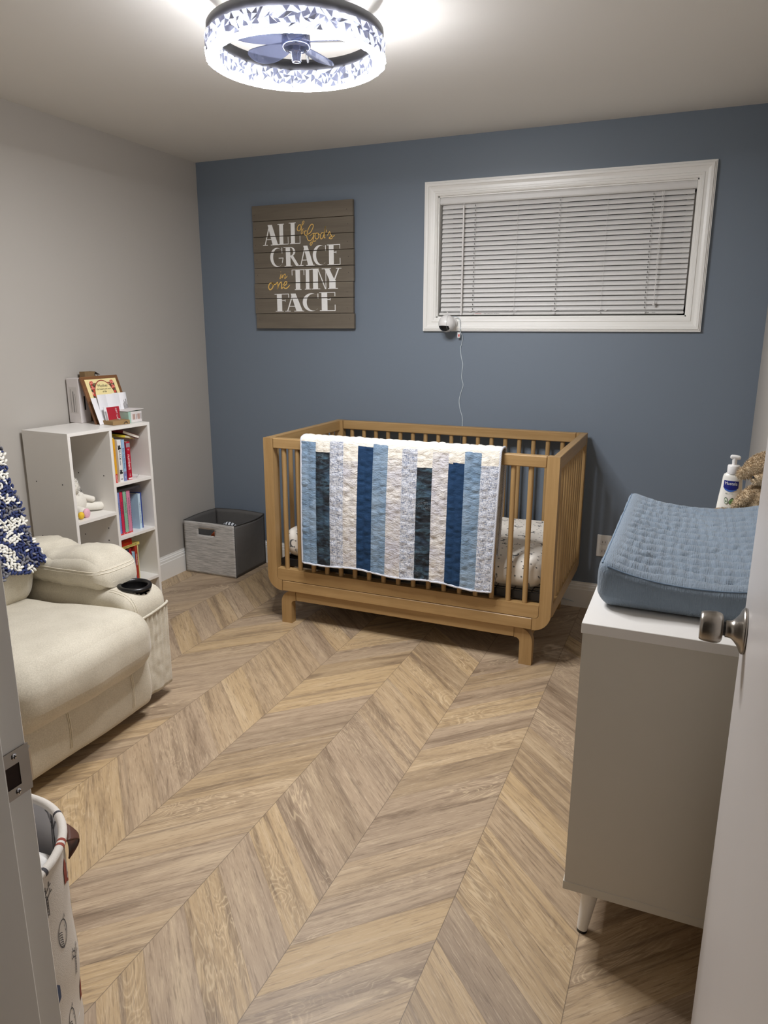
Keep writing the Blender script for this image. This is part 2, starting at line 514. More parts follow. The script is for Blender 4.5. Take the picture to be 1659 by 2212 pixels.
mb.build('tilt_wand', WHITEP, bl)
mb = MB()
for dx in (-.003, .004): mb.tube([(2.512 + dx, .004, 2.010), (2.512 + dx * .8, .001, 1.75), (2.5125, .0, 1.535)], .0011, 5)
mb.lathe([(0, .0), (.006, .0), (.005, .012), (.0025, .020), (0, .020)], 12, cx=2.5125, cy=0, M=Matrix.Translation((0, 0, 1.516)))
mb.build('lift_cord', WHITEP, bl)
for X in (1.859, 2.279, 1.65, 2.06):   # cord ends bunched on the rail
    mb = MB(); P = [(X - .025 + .011 * i, .006, 1.498 + .004 * math.sin(i * 2.3 + X * 9)) for i in range(6)]
    mb.tube(catmull(P, 4), .0014, 5); mb.build('cord_knot', WHITEP, bl)

# ------------------------------------------------------------------ doorway
mb = MB()
mb.box(JX - .02, JX, YH, YF, 0, 2.06, b=.002); mb.box(JR, JR + .02, YH, YF, 0, 2.06, b=.002); mb.box(JX - .02, JR + .02, YH, YF, 2.04, 2.06)
mb.box(JX, JX + .012, YH + .01, -3.207, 0, 2.03, b=.003); mb.box(JR - .012, JR, YH + .01, -3.207, 0, 2.03, b=.003)
fr = struct(mb.build('trim_2', TRIM, loc=(0, 0, 0)), 'white door frame with brushed metal strike plate')
fr['_world'] = (0, 0, 0)
cp = [(0, 0), (0, .010), (.004, .014), (.012, .015), (.030, .012), (.055, .013), (.062, .016), (.066, .016), (.068, 0)]
mb = MB()
mb.prism([(JX - .018 - p[0], YF + p[1]) for p in cp], 'z', 0, 2.11, smooth=False)
mb.prism([(JR + .018 + p[0], YF + p[1]) for p in cp], 'z', 0, 2.11, smooth=False)
mb.build('door_casing', TRIM, fr)
mb = MB()
zc = .919
# plate with a latch hole: four strips
y0, y1, z0, z1 = -3.2045, YF + .001, zc - .029, zc + .029; hy0, hy1, hz0, hz1 = -3.201, -3.183, zc - .0155, zc + .012
for q in ((y0, hy0, z0, z1), (hy1, y1, z0, z1), (hy0, hy1, z0, hz0), (hy0, hy1, hz1, z1)): mb.box(JX, JX + .0015, *q)
mb.prism([(JX + .0015, YF + .0005), (JX - .002, YF + .006), (JX - .006, YF + .008), (JX - .006, YF + .0065), (JX - .002, YF + .004), (JX, YF)], 'z', zc - .02, zc + .02)
sp = mb.build('strike_plate', NICKEL, fr)
for q in (.0215, -.0225):
    mb = MB(); mb.lathe([(0, .0012), (.0035, .001), (.0042, 0)], 14, M=Matrix.Translation((JX + .0015, -3.1885, zc + q)) @ Matrix.Rotation(PI / 2, 4, 'Y'))
    mb.box(JX + .0026, JX + .0029, -3.191, -3.186, zc + q - .0005, zc + q + .0005, 1); mb.box(JX + .0026, JX + .0029, -3.189, -3.188, zc + q - .0025, zc + q + .0025, 1)
    mb.build('screw', [CHROME, DARKPL], sp)
RAWW = wood('raw_dark_wood', 2, (96, 62, 44), (60, 38, 28), .8)
mb = MB(); mb.box(JX + .0001, JX + .0006, hy0 - .001, hy1 + .001, hz0 - .001, hz1 + .001); mb.build('latch_hole', plain('latch_hole_wood', (46, 30, 24), .9), sp)

# open door leaf: a flush slab with eased edges
DX0, DX1, DY0, DY1, DZ0, DZ1 = 2.842, 2.877, -3.167, -2.395, .012, 2.035
mb = MB(); mb.box(DX0, DX1, DY0, DY1, DZ0, DZ1, b=.0035)
door = struct(mb.build('door_1', DOORP, loc=(0, 0, 0)), 'white flush door standing open beside the dresser'); door['_world'] = (0, 0, 0)
KY, KZ = -2.455, .932
for sgn, X in ((-1, DX0), (1, DX1)):
    Mk = Matrix.Translation((X, KY, KZ)) @ Matrix.Rotation(sgn * PI / 2, 4, 'Y')
    mb = MB()
    mb.lathe([(0, 0), (.037, 0), (.038, .002), (.0375, .005), (.034, .0075), (.026, .011), (.0185, .017), (.0150, .021), (.0140, .027), (.0140, .030)], 40, M=Mk)
    kn = mb.build('door_knob', NICKEL, door)
    if sgn < 0:
        mb = MB(); mb.lathe([(.012, .028), (.012, .036)], 24, M=Mk); mb.build('knob_neck', DARKPL, kn)
        mb = MB(); mb.lathe([(0, .034), (.019, .034), (.0232, .036), (.0252, .040), (.0262, .046), (.0258, .056), (.0245, .064), (.0232, .0675), (.0215, .0685), (.012, .068), (0, .0675)], 40, M=Mk)
        mb.build('knob_grip', NICKEL, kn)
mb = MB(); mb.box(DX0 + .006, DX0 + .029, DY1 - .0005, DY1 + .001, KZ - .028, KZ + .028); mb.box(DX0 + .011, DX0 + .024, DY1, DY1 + .009, KZ - .007, KZ + .007, b=.003)
mb.build('latch', NICKEL, door)
for Z in (.25, 1.02, 1.80):
    mb = MB(); mb.tube([(DX0 - .004, DY0 - .001, Z - .045), (DX0 - .004, DY0 - .001, Z + .045)], .005, 10); mb.build('hinge', NICKEL, door)

# wall outlet between crib and dresser
ol = thing('wall_outlet', 'white wall outlet plate low on the blue wall right of the crib', 'outlet', (2.375, 0, .29))
mb = MB(); mb.box(2.342, 2.412, -.006, -.0005, .285, .400, b=.003); pl = mb.build('cover_plate', TRIM, ol)
for Z in (.315, .362):
    mb = MB(); mb.box(2.360, 2.394, -.0075, -.006, Z - .013, Z + .013, b=.001); mb.box(2.369, 2.371, -.0078, -.0075, Z - .004, Z + .006, 1); mb.box(2.383, 2.385, -.0078, -.0075, Z - .004, Z + .006, 1)
    mb.build('socket', [WHITEP, DARKPL], ol)
# ------------------------------------------------------------------ crib
CX0, CX1, CYF, CYB, CT = .894, 2.264, -.813, -.034, .9165
crib = thing('crib', 'honey pine baby crib with slatted sides against the blue wall', 'crib', (1.579, -.42, 0))
def arc(cx, cz, r, a0, a1, n=8):
    return [(cx + r * math.cos(R(a0 + (a1 - a0) * i / n)), cz + r * math.sin(R(a0 + (a1 - a0) * i / n))) for i in range(n + 1)]
for (ya, yb) in ((CYF, CYF + .04), (CYB - .04, CYB)):
    ZB, ZM = .172, .225
    for sx in (0, 1):
        X = lambda v: (CX0 + v) if sx == 0 else (CX1 - v)
        # post turning through the rounded lower corner
        out = [(0, CT), ] + [(p[0], p[1]) for p in arc(.076, ZB + .076, .076, 180, 270)]
        inn = [(.076, ZM)] + [(p[0], p[1]) for p in arc(.068, ZM + .018, .018, 270, 180)] + [(.05, CT)]
        mb = MB(); mb.prism([(X(p[0]), p[1]) for p in out + inn], 'y', ya, yb)
        mb.build('corner_post', PINE[2], crib)
    mb = MB(); mb.box(CX0 + .0515, CX1 - .0515, ya, yb, .870, CT, b=.003); mb.build('top_rail', PINE[0], crib)
    mb = MB(); mb.prism([(CX0 + .052, .283), (CX0 + .052, .2445)] + arc(CX0 + .068, .2425, .016, 180, 270)[1:] + [(CX1 - .068, .2265)] + arc(CX1 - .068, .2425, .016, 270, 360)[1:] + [(CX1 - .052, .283)], 'y', ya + .002, yb - .002)
    mb.build('bottom_rail', PINE[0], crib)
    mb = MB(); mb.box(CX0 + .077, CX1 - .077, ya + .001, yb - .001, ZB, ZM - .0015, b=.003); mb.build('lower_rail', PINE[0], crib)
    for i in range(17):
        x = .993 + .0722 * i; ym = (ya + yb) / 2
        mb = MB(); mb.tube([(x, ym, .275), (x, ym, .875)], .0112, 14); mb.build('slat', PINE[2], crib)
for (xa, xb) in ((CX0, CX0 + .032), (CX1 - .032, CX1)):
    mb = MB(); mb.box(xa, xb, CYF + .041, CYB - .041, .862, CT, b=.002); mb.build('side_top_rail', PINE[1], crib)
    mb = MB(); mb.box(xa, xb, CYF + .041, CYB - .041, .225, .283, b=.002); mb.build('side_bottom_rail', PINE[1], crib)
    for i in range(10):
        y = CYF + .041 + .065 * (i + .75); xm = (xa + xb) / 2
        mb = MB(); mb.tube([(xm, y, .28), (xm, y, .868)], .0112, 12); mb.build('slat', PINE[2], crib)
# base frame with rounded legs, front and back, joined by side boards
for (ya, yb) in ((CYF + .018, CYF + .056), (CYB - .056, CYB - .018)):
    A0, A1 = .954, 2.190
    mb = MB(); mb.box(A0 + .08, A1 - .08, ya, yb, .121, .1690, b=.003); mb.build('base_rail', PINE[0], crib)
    for sx in (0, 1):
        X = lambda v: (A0 + v) if sx == 0 else (A1 - v)
        pts = [(0, 0)] + arc(.065, .1695 - .065, .065, 180, 90) + [(.079, .1695), (.079, .121)] + arc(.075, .101, .020, 90, 180) + [(.055, 0)]
        mb = MB(); mb.prism([(X(p[0]), p[1]) for p in pts], 'y', ya, yb); mb.build('leg', PINE[2], crib)
for xa in (.975, 2.150):
    mb = MB(); mb.box(xa, xa + .022, CYF + .058, CYB - .058, .10, .165, b=.0015); mb.build('base_side_board', PINE[1], crib)
# black wire mattress support
mb = MB()
for y in (CYF + .05, CYB - .05): mb.box(CX0 + .05, CX1 - .05, y - .006, y + .006, .288, .322)
for x in (CX0 + .06, CX1 - .06): mb.box(x - .006, x + .006, CYF + .05, CYB - .05, .288, .322)
for i in range(14):
    y = CYF + .09 + i * .046; mb.tube([(CX0 + .06, y, .316), (CX1 - .06, y, .316)], .0025, 6)
for i in range(16): mb.tube([(CX0 + .1 + i * .078, CYF + .05, .313), (CX0 + .1 + i * .078, CYB - .05, .313)], .002, 6)
mb.build('mattress_support', BLACKM, crib)

# mattress with printed sheet
def sheet_mat():
    m = Mat('printed_muslin', (224, 219, 210), .85)
    x, y, z = m.xyz()
    u, w = x * 1.0, y + z * .9
    def cells(sc, seed):
        n = m.voro(m.vec(u + seed, w, 0.0), sc, rand=.75); n.voronoi_dimensions = '2D'
        sp = m.node('ShaderNodeSeparateXYZ'); m.t.links.new(n.outputs['Position'], sp.inputs[0])
        px, py = S(m.t, sp.outputs[0]), S(m.t, sp.outputs[1])
        cs = m.node('ShaderNodeSeparateXYZ'); m.t.links.new(n.outputs['Color'], cs.inputs[0])
        r, g = S(m.t, cs.outputs[0]), S(m.t, cs.outputs[1])
        dx, dy = u + seed - px, w - py
        an = r * 6.28; c, s = an.cos(), an.sin()
        return dx * c - dy * s, dx * s + dy * c, g
    a, b, g = cells(11, 0)
    d = (a * a + b * b).pow(.5); o = a - .006; d2 = (o * o + b * b).pow(.5)
    moon = d.lt(.0185) * d2.gt(.0145) * g.lt(.45)
    th = b.atan2(a); star = d.lt(((th * 5).cos() * .0050 + .0090)) * g.gt(.45) * g.lt(.75)
    cl = ((a * a * .3 + b * b * 1.6).pow(.5)).lt(.0085) * g.gt(.75) * ((a * 600).sin().gt(-.2) + d.gt(.009)).mn(1.0)
    a2, b2, g2 = cells(30, 3.3); d3 = (a2 * a2 + b2 * b2).pow(.5); th2 = b2.atan2(a2)
    dots = d3.lt((th2 * 5).cos() * .0012 * g2.gt(.5) + .0036) * g2.gt(.25)
    k = moon.mx(star).mx(cl * .75).mx(dots)
    m.color(m.mix(k * .92, (226, 221, 212), (66, 70, 74)))
    cr = m.noise(m.vec(x * 30, y * 30, z * 30), 1, 3) + (x * 900).sin() * .08 + m.noise(m.vec(x * 5, y * 5, z * 5), 1, 2) * 2
    m.bump(cr, .18, .002); return m.m
def mfn(p):
    q = p.copy()
    q.z += .004 * nz(p, 7) + .0015 * nz(p, 22, 4)
    q.y += .003 * nz(p, 9, 2)
    return q
mb = MB(); mb.rbox(.948, 2.208, -.765, -.080, .325, .474, .060, 26, fn=mfn, puff=.006)
mt = mb.build('crib_mattress', sheet_mat()); tag(mt, 'crib mattress in a white sheet printed with grey moons and stars', 'mattress')

# ------------------------------------------------------------------ quilt
def cloth(name, c1, c2, style, bumpk=.6):
    m = Mat(name, c1, .85); x, y, z = m.xyz(); v = m.vec(x, y, z)
    n = m.noise(v, 9, 4, .6)
    if style == 'batik':
        col = m.mix(n.step(.3, .72), c1, c2)
    elif style == 'ocean':
        w = m.noise(m.vec(x * 14, y * 14, z * 42), 1, 5, .65, 1.2)
        col = m.mix(w.step(.42, .72), c1, c2); sp = m.noise(v, 330, 2, .8)
        foam = m.noise(m.vec(x * 8, y * 8, z * 16), 1, 3).step(.58, .68)
        col = m.mix(sp.step(.60, .68) * foam, col, (190, 200, 205))
        col = m.mix(m.noise(m.vec(x * 5, y * 5, z * 14), 1, 3, .6).step(.5, .75) * .55, col, (72, 104, 134))
    elif style == 'tweed':
        a = m.noise(m.vec(x * 60, y * 60, z * 520), 1, 2, .8); b = m.noise(m.vec(x * 520, y * 520, z * 60), 1, 2, .8)
        col = m.mix((a * .5 + b * .5).step(.48, .56) * .85, c1, c2)
    elif style == 'marble':
        col = m.mix(n.step(.3, .7), c1, c2); col = m.mix(m.noise(v, 30, 3, .6, .5).step(.5, .75) * .45, col, (150, 150, 162))
    elif style == 'stripe':
        col = m.mix(((x + z + y) * 900).sin().gt(.35) * .75, c1, c2)
    else: col = m.mix(n, c1, c2)
    m.color(col)
    if bumpk:
        wr = m.noise(m.vec(x * 45, y * 45, z * 95), 1, 3, .6, .8)
        st = (x - 1.0).abs() * 0
        m.bump(wr + st, min(1, bumpk * 1.3), .008)
    return m.m
QM = [cloth('dusty_blue_batik', (108, 134, 160), (140, 160, 180), 'batik'), cloth('dark_ocean_print', (16, 20, 28), (66, 92, 108), 'ocean', .35),
      cloth('blue_white_tweed', (214, 216, 222), (66, 88, 126), 'tweed', .4), cloth('pearl_marble', (194, 193, 203), (218, 213, 206), 'marble', .8),
      cloth('navy_cotton', (6, 46, 82), (10, 54, 92), 'plain', .25), cloth('cream_cotton', (228, 222, 210), (236, 231, 221), 'plain', .5)]
ROPE = cloth('striped_binding', (230, 232, 238), (96, 110, 142), 'stripe', 0)
xt = [1.110, 1.185, 1.256, 1.323, 1.395, 1.468, 1.537, 1.604, 1.673, 1.741, 1.812, 1.881, 1.952, 2.030]
xb = [1.111, 1.186, 1.254, 1.320, 1.386, 1.457, 1.525, 1.596, 1.666, 1.737, 1.807, 1.877, 1.944, 2.014]
kind = [0, 1, 2, 3, 4, 0, 3, 2, 1, 3, 4, 0, 2]
crm = [.917, .875, .926, .844, .912, .926, .871, .911, .839, .909, .868, .922, .865]
zbl = lambda x: .349 - (x - 1.11) * .020 - .006 * math.sin((x - 1.11) * 17)
# cross-section path: outside hem -> up -> over the rail -> down inside
def qpath(t, x):
    """t 0 at front hem .. 1 at inside hem; returns (y, z)"""
    ft = .926; Lf = ft - zbl(x); Lo = .07; Lb = .46
    s = t * (Lf + Lo + Lb)
    if s < Lf:
        z = zbl(x) + s; f = s / Lf
        return (-.833 - .012 * (1 - f) - .006 * math.sin(PI * f), z)
    s -= Lf
    if s < Lo:
        a = PI * s / Lo
        return (-.793 - .040 * math.cos(a), ft + .012 * math.sin(a))
    s -= Lo
    return (-.753 + .006 * math.sin(s * 9), ft - s)
stitch = []
for k in range(13): stitch += [k, k + .5]
NU = 13 * 10; 
TZ = []   # parameter ticks along path, fine on the front
nf = 84
def colx(i, f):
    k = min(12, i // 10); r = (i - k * 10) / 10
    a = xt[k] + (xt[k + 1] - xt[k]) * r; b = xb[k] + (xb[k + 1] - xb[k]) * r
    return b + (a - b) * f
L_all = .577 + .07 + .46
ts = [i * .577 / nf / L_all for i in range(nf)] + [(.577 + .07 * i / 8) / L_all for i in range(8)] + [(.647 + .46 * i / 30) / L_all for i in range(31)]
def qpt(i, j, off=0.0):
    t = ts[j]; s = t * L_all; f = min(1, max(0, s / .577))
    if t > .58: f = max(0, 1 - (s - .647) / .577)
    x = colx(i, f); y, z = qpath(t, x)
    # puckers between the stitch lines
    fr = (i % 5) / 5.0; pk = math.sin(PI * fr) ** .6 if fr > 0 else 0
    h = .0045 * pk + .0065 * pk * nz((x * 1.2, 0, z * 2.6), 24, i // 5) + .0030 * pk * nz((x * .6, 0, z * 2.2), 60, 3)
    wave = .008 * nz((x, 0, z * .5), 5, 8) * (1 - f) * (1 if t < .55 else 0)
    if s < .577: y -= h + off + abs(wave)
    elif s < .647: z += h * .6 + off
    else: y += h + off
    return (x, y, z)
mb = MB()
vs = [qpt(i, j) for i in range(131) for j in range(len(ts))]
mb.v = vs; nj = len(ts)
for i in range(130):
    k = i // 10
    for j in range(nj - 1):
        s = ts[j] * L_all
        zz = (vs[i * nj + j][2] + vs[i * nj + j + 1][2]) / 2
        mi = kind[k] if (s < .577 and zz < crm[k]) else 5
        if s > .647: mi = 3 if (i // 10) % 2 else 5
        mb.f.append([i * nj + j, (i + 1) * nj + j, (i + 1) * nj + j + 1, i * nj + j + 1]); mb.mi.append(mi); mb.sm.append(True)
qu = mb.build('quilt', QM); tag(qu, 'blue and white patchwork strip quilt hung over the crib front rail', 'quilt')
mo = qu.modifiers.new('thick', 'SOLIDIFY'); mo.thickness = .005; mo.offset = 0
edge = [qpt(i, 0, .001) for i in range(0, 131, 2)] + [qpt(130, j, .001) for j in range(1, nj)] + [qpt(i, nj - 1, .001) for i in range(128, -1, -2)] + [qpt(0, j, .001) for j in range(nj - 2, 0, -1)]
mb = MB(); mb.tube(edge, .0052, 8, closed=True); mb.build('binding', ROPE, qu)

# ------------------------------------------------------------------ plank sign
SX0, SX1, SZ0, SZ1 = .381, .997, 1.410, 2.064
SW, SH = SX1 - SX0, SZ1 - SZ0
SIGNW = wood('grey_brown_plank', 0, (116, 107, 94), (98, 90, 78), .7, .8)
sign = thing('wall_sign', 'weathered plank sign lettered ALL of God\'s GRACE in one TINY FACE', 'sign', ((SX0 + SX1) / 2, 0, SZ0))
random.seed(3)
for i in range(8):
    z0 = SZ1 - SH * (i + 1) / 8 + .0012; z1 = SZ1 - SH * i / 8 - .0012; e = random.uniform(-.003, .003)
    mb = MB(); mb.box(SX0 + e, SX1 + e, -.030 - (i % 3) * .0006, -.012, z0, z1, b=.001)
    for q in (.03, .95): mb.lathe([(0, 0), (.002, 0)], 8, 1, M=Matrix.Translation((SX0 + SW * q + e * 3, -.0318, z0 + .04 + e * 5)) @ Matrix.Rotation(PI / 2, 4, 'X'))
    mb.build('plank', [SIGNW, BLACKM], sign)
for q in (.18, .82):
    mb = MB(); mb.box(SX0 + SW * q - .02, SX0 + SW * q + .02, -.012, -.001, SZ0 + .03, SZ1 - .03); mb.build('back_batten', SIGNW, sign)
def clip_y(poly, y, keep_below):
    out = []
    for i in range(len(poly)):
        a, b = poly[i], poly[(i + 1) % len(poly)]
        ia = (a[1] <= y) == keep_below; ib = (b[1] <= y) == keep_below
        if ia: out.append(a)
        if ia != ib:
            t = (y - a[1]) / (b[1] - a[1]); out.append((a[0] + (b[0] - a[0]) * t, y))
    return out
def ring(cx, cy, rx, ry, ix, iy, irx, iry, a0, a1, n=20):
    q = []
    for i in range(n):
        t0, t1 = R(a0 + (a1 - a0) * i / n), R(a0 + (a1 - a0) * (i + 1) / n)
        q.append([(cx + rx * math.cos(t0), cy + ry * math.sin(t0)), (cx + rx * math.cos(t1), cy + ry * math.sin(t1)), (ix + irx * math.cos(t1), iy + iry * math.sin(t1)), (ix + irx * math.cos(t0), iy + iry * math.sin(t0))])
    return q
rc = lambda x0, x1, y0, y1: [(x0, y0), (x1, y0), (x1, y1), (x0, y1)]
h = .034
GL = {
 'A': [[(.10, 0), (.155, 0), (.47, 1), (.40, 1)], [(.32, 1), (.58, 1), (.93, 0), (.60, 0)], rc(.22, .66, .27, .305), rc(0, .30, 0, h), rc(.48, 1, 0, h)],
 'L': [rc(.16, .52, 0, 1), rc(0, .62, 1 - h, 1), rc(.05, 1, 0, h), rc(.955, 1, 0, .36)],
 'R': [rc(.14, .44, 0, 1), rc(0, .5, 1 - h, 1), rc(.03, .55, 0, h), rc(.4, .52, .52, .52 + h)] + ring(.46, .76, .32, .24, .44, .76, .20, .205, -90, 90) + [[(.42, .53), (.62, .55), (.98, .06), (.80, .02)], [(.80, .02), (.98, .06), (1.0, .10), (.96, 0)]],
 'G': ring(.52, .5, .52, .5, .62, .5, .40, .465, 52, 325, 26) + [rc(.88, .93, .70, 1), rc(.64, 1, .44, .475), [(.955, .475), (1, .475), (.93, .20), (.88, .22)]],
 'C': ring(.52, .5, .52, .5, .64, .5, .40, .465, 55, 312, 26) + [rc(.90, .95, .70, .98)],
 'E': [rc(.14, .50, 0, 1), rc(0, 1, 1 - h, 1), rc(.955, 1, .78, 1), rc(.5, .70, .60, .60 + h), rc(.655, .70, .56, .68), rc(.02, 1, 0, h), rc(.955, 1, 0, .33)],
 'F': [rc(.16, .50, 0, 1), rc(0, 1, 1 - h, 1), rc(.95, 1, .78, 1), rc(.5, .74, .60, .60 + h), rc(.695, .74, .56, .68), rc(.04, .60, 0, h)],
 'T': [rc(.30, .66, 0, 1), rc(0, 1, 1 - h, 1), rc(0, .05, .72, 1), rc(.95, 1, .72, 1), rc(.22, .76, 0, h)],
 'I': [rc(.18, .72, 0, 1), rc(0, 1, 1 - h, 1), rc(0, .92, 0, h)],
 'N': [rc(.12, .44, 0, 1), rc(0, .5, 1 - h, 1), rc(.02, .58, 0, h), [(.40, 1), (.46, 1), (.95, 0), (.88, 0)], rc(.92, .96, 0, 1), rc(.82, 1.04, 1 - h, 1)],
 'Y': [rc(.40, .74, 0, .42), [(.14, 1), (.40, 1), (.70, .40), (.42, .40)], [(.62, .40), (.70, .40), (.95, 1), (.88, 1)], rc(0, .5, 1 - h, 1), rc(.76, 1.06, 1 - h, 1), rc(.32, .86, 0, h)]}
# letters as (glyph, x0, x1, zbottom, ztop)
LET = [('A', .445, .548, .1, .1), ]
LET = [('A', .445, .549, 1.855, 1.961), ('L', .541, .607, 1.856, 1.963), ('L', .612, .681, 1.857, 1.966),
       ('G', .488, .572, 1.741, 1.841), ('R', .575, .668, 1.742, 1.842), ('A', .667, .765, 1.742, 1.845), ('C', .755, .840, 1.742, 1.845), ('E', .842, .921, 1.742, 1.845),
       ('T', .622, .700, 1.617, 1.724), ('I', .702, .742, 1.618, 1.724), ('N', .742, .838, 1.618, 1.725), ('Y', .808, .920, 1.619, 1.725),
       ('F', .508, .601, 1.503, 1.598), ('A', .573, .694, 1.503, 1.598), ('C', .686, .790, 1.503, 1.598), ('E', .790, .888, 1.504, 1.602)]
PAINTW = plain('white_sign_paint', (238, 238, 236), .6, spread=.03, scale=60); PAINTY = plain('yellow_sign_paint', (234, 192, 104), .6)
mb = MB(); seams = [SZ1 - SH * i / 8 for i in range(9)]; nn = 0
def paint(poly, mb, mi=0):
    global nn
    for i in range(8):
        hi, lo = seams[i] - .0022, seams[i + 1] + .0022
        q = clip_y(clip_y(poly, hi, True), lo, False)
        if len(q) > 2:
            nn += 1; yy = -.0304 - (i % 3) * .0006 - (nn % 7) * .00001
            mb.add([(p[0], yy, p[1]) for p in q], [list(range(len(q)))], mi)
for g, x0, x1, z0, z1 in LET:
    for poly in GL[g]: paint([(x0 + p[0] * (x1 - x0), z0 + p[1] * (z1 - z0)) for p in poly], mb)
mb.build('white_lettering', PAINTW, sign)
# script words: strokes in the enlargement's pixels, scaled to the sign face
def SP(a, b): return (SX0 + (a - (145 + (b - 225) * .052)) / (1280 - (b - 225) * .025) * SW, SZ1 - (b - (225 - (a - 145) * .0914 * (1 - (b - 225) / 1545))) / (1548 + (a - 145) * .096) * SH)
STR = [
 ([(790, 448), (765, 455), (745, 490), (750, 522), (775, 525), (792, 490), (788, 455), (795, 470)], 9),
 ([(793, 475), (808, 458), (825, 428), (830, 404), (818, 403), (806, 440), (800, 500), (796, 560), (806, 568), (819, 535), (808, 512), (830, 500)], 7),
 ([(865, 530), (845, 530), (835, 560), (850, 585), (880, 575), (915, 545), (945, 480), (942, 447), (915, 450), (880, 520), (868, 600), (885, 650), (915, 655), (945, 615), (958, 560)], 10),
 ([(958, 560), (950, 640), (935, 700), (920, 718), (910, 700), (930, 675), (985, 660)], 9),
 ([(905, 590), (945, 565), (975, 560)], 7),
 ([(1005, 560), (985, 560), (970, 595), (980, 632), (1005, 632), (1018, 595), (1005, 560), (1030, 580)], 9),
 ([(1075, 555), (1050, 560), (1036, 600), (1046, 636), (1070, 615), (1085, 550), (1098, 468), (1088, 560), (1085, 620), (1100, 620)], 9),
 ([(1112, 515), (1108, 548)], 9),
 ([(1125, 590), (1150, 540), (1160, 575), (1185, 610), (1175, 635), (1145, 628), (1165, 610), (1195, 605), (1212, 588)], 9),
 ([(545, 1085), (535, 1120), (530, 1145), (548, 1130), (565, 1095), (560, 1140), (580, 1100), (598, 1085), (600, 1110), (592, 1145), (610, 1135), (626, 1112)], 8),
 ([(540, 1052), (541, 1060)], 10),
 ([(440, 1195), (400, 1200), (382, 1245), (400, 1282), (430, 1265), (445, 1220), (425, 1190), (440, 1215), (475, 1215)], 14),
 ([(475, 1215), (500, 1190), (505, 1230), (500, 1278), (520, 1220), (548, 1190), (555, 1230), (552, 1275), (575, 1260)], 13),
 ([(575, 1245), (610, 1225), (622, 1195), (600, 1190), (580, 1235), (595, 1275), (630, 1270), (660, 1235)], 12)]
for lo_, hi_ in ((0, 2), (2, 9), (9, 11), (11, 14)):
    mb = MB()
    for pts, w in STR[lo_:hi_]:
        Q = [SP(p[0], p[1]) for p in catmull([(a, b, 0) for a, b in pts], 7)]
        nn += 1; k = nn % 9
        mb.ribbon(Q, w * .00043, lambda u, v, o: (u, -.0320 - o, v), k * .00002)
    mb.build('script_word', PAINTY, sign)

# ------------------------------------------------------------------ baby monitor and its cable
cam = thing('baby_monitor', 'round white baby monitor camera clipped at the window casing corner', 'camera', (1.537, -.025, 1.39))
mb = MB(); mb.ball((1.537, -.072, 1.436), .0425, n=40); bd = mb.build('camera_body', WHITEP, cam)
mb = MB()
Mv = Matrix.Translation((1.537, -.072, 1.436)) @ Matrix.Rotation(R(-14), 4, 'Z') @ Matrix.Rotation(R(128), 4, 'X')
def visor(u, v):
    a = (u - .5) * 1.5; b = (v - .5) * .85 * (1 - (2 * (u - .5)) ** 2 * .5)
    q = Vector((math.sin(a) * math.cos(b), math.sin(b), math.cos(a) * math.cos(b))) * .0432
    return Mv @ q
mb.grid(visor, 16, 10); mb.build('lens_window', DARKPL, bd)
mb = MB(); mb.tube([(1.549 + .0002, -.072 + .0412 * math.cos(t), 1.436 + .0412 * math.sin(t)) for t in [2 * PI * i / 40 for i in range(40)]], .0007, 5, closed=True); mb.build('seam', plain('grey_seam', (150, 150, 150), .5), bd)
mb = MB(); mb.lathe([(0, 0), (.030, 0), (.031, .003), (.029, .010), (.020, .014), (.012, .02)], 30, M=Matrix.Translation((1.548, -.024, 1.437)) @ Matrix.Rotation(PI / 2, 4, 'X')); mb.build('mount', WHITEP, cam)
mb = MB(); mb.tube([(1.520, -.024, 1.495), (1.535, -.030, 1.480), (1.543, -.04, 1.470)], .0022, 6); mb.build('clip_wire', WHITEP, cam)
PT = [(1.555, -.045, 1.468), (1.572, -.032, 1.470), (1.590, -.028, 1.458), (1.594, -.028, 1.43), (1.596, -.026, 1.395), (1.602, -.008, 1.372), (1.598, -.004, 1.335), (1.592, -.003, 1.315), (1.597, -.003, 1.27), (1.606, -.003, 1.235), (1.604, -.003, 1.20), (1.602, -.003, 1.165), (1.611, -.003, 1.125), (1.600, -.003, 1.085), (1.592, -.003, 1.045), (1.598, -.003, 1.00), (1.612, -.003, .955), (1.612, -.003, .90), (1.603, -.003, .80), (1.606, -.003, .60), (1.62, -.010, .40), (1.70, -.018, .2), (1.9, -.019, .10), (2.25, -.022, .03)]
mb = MB(); mb.tube(catmull(PT, 6), .0019, 8)
cb = mb.build('power_cable', plain('pale_cable', (196, 206, 212), .4)); tag(cb, 'thin white power cable trailing from the monitor down the blue wall', 'cable')
mb = MB(); mb.box(1.580, 1.595, -.0265, -.0255, 1.366, 1.393, M=None); mb.box(1.585, 1.592, -.0267, -.0265, 1.371, 1.383, 1)
mb.build('tag', [WHITEP, REDI], cb)
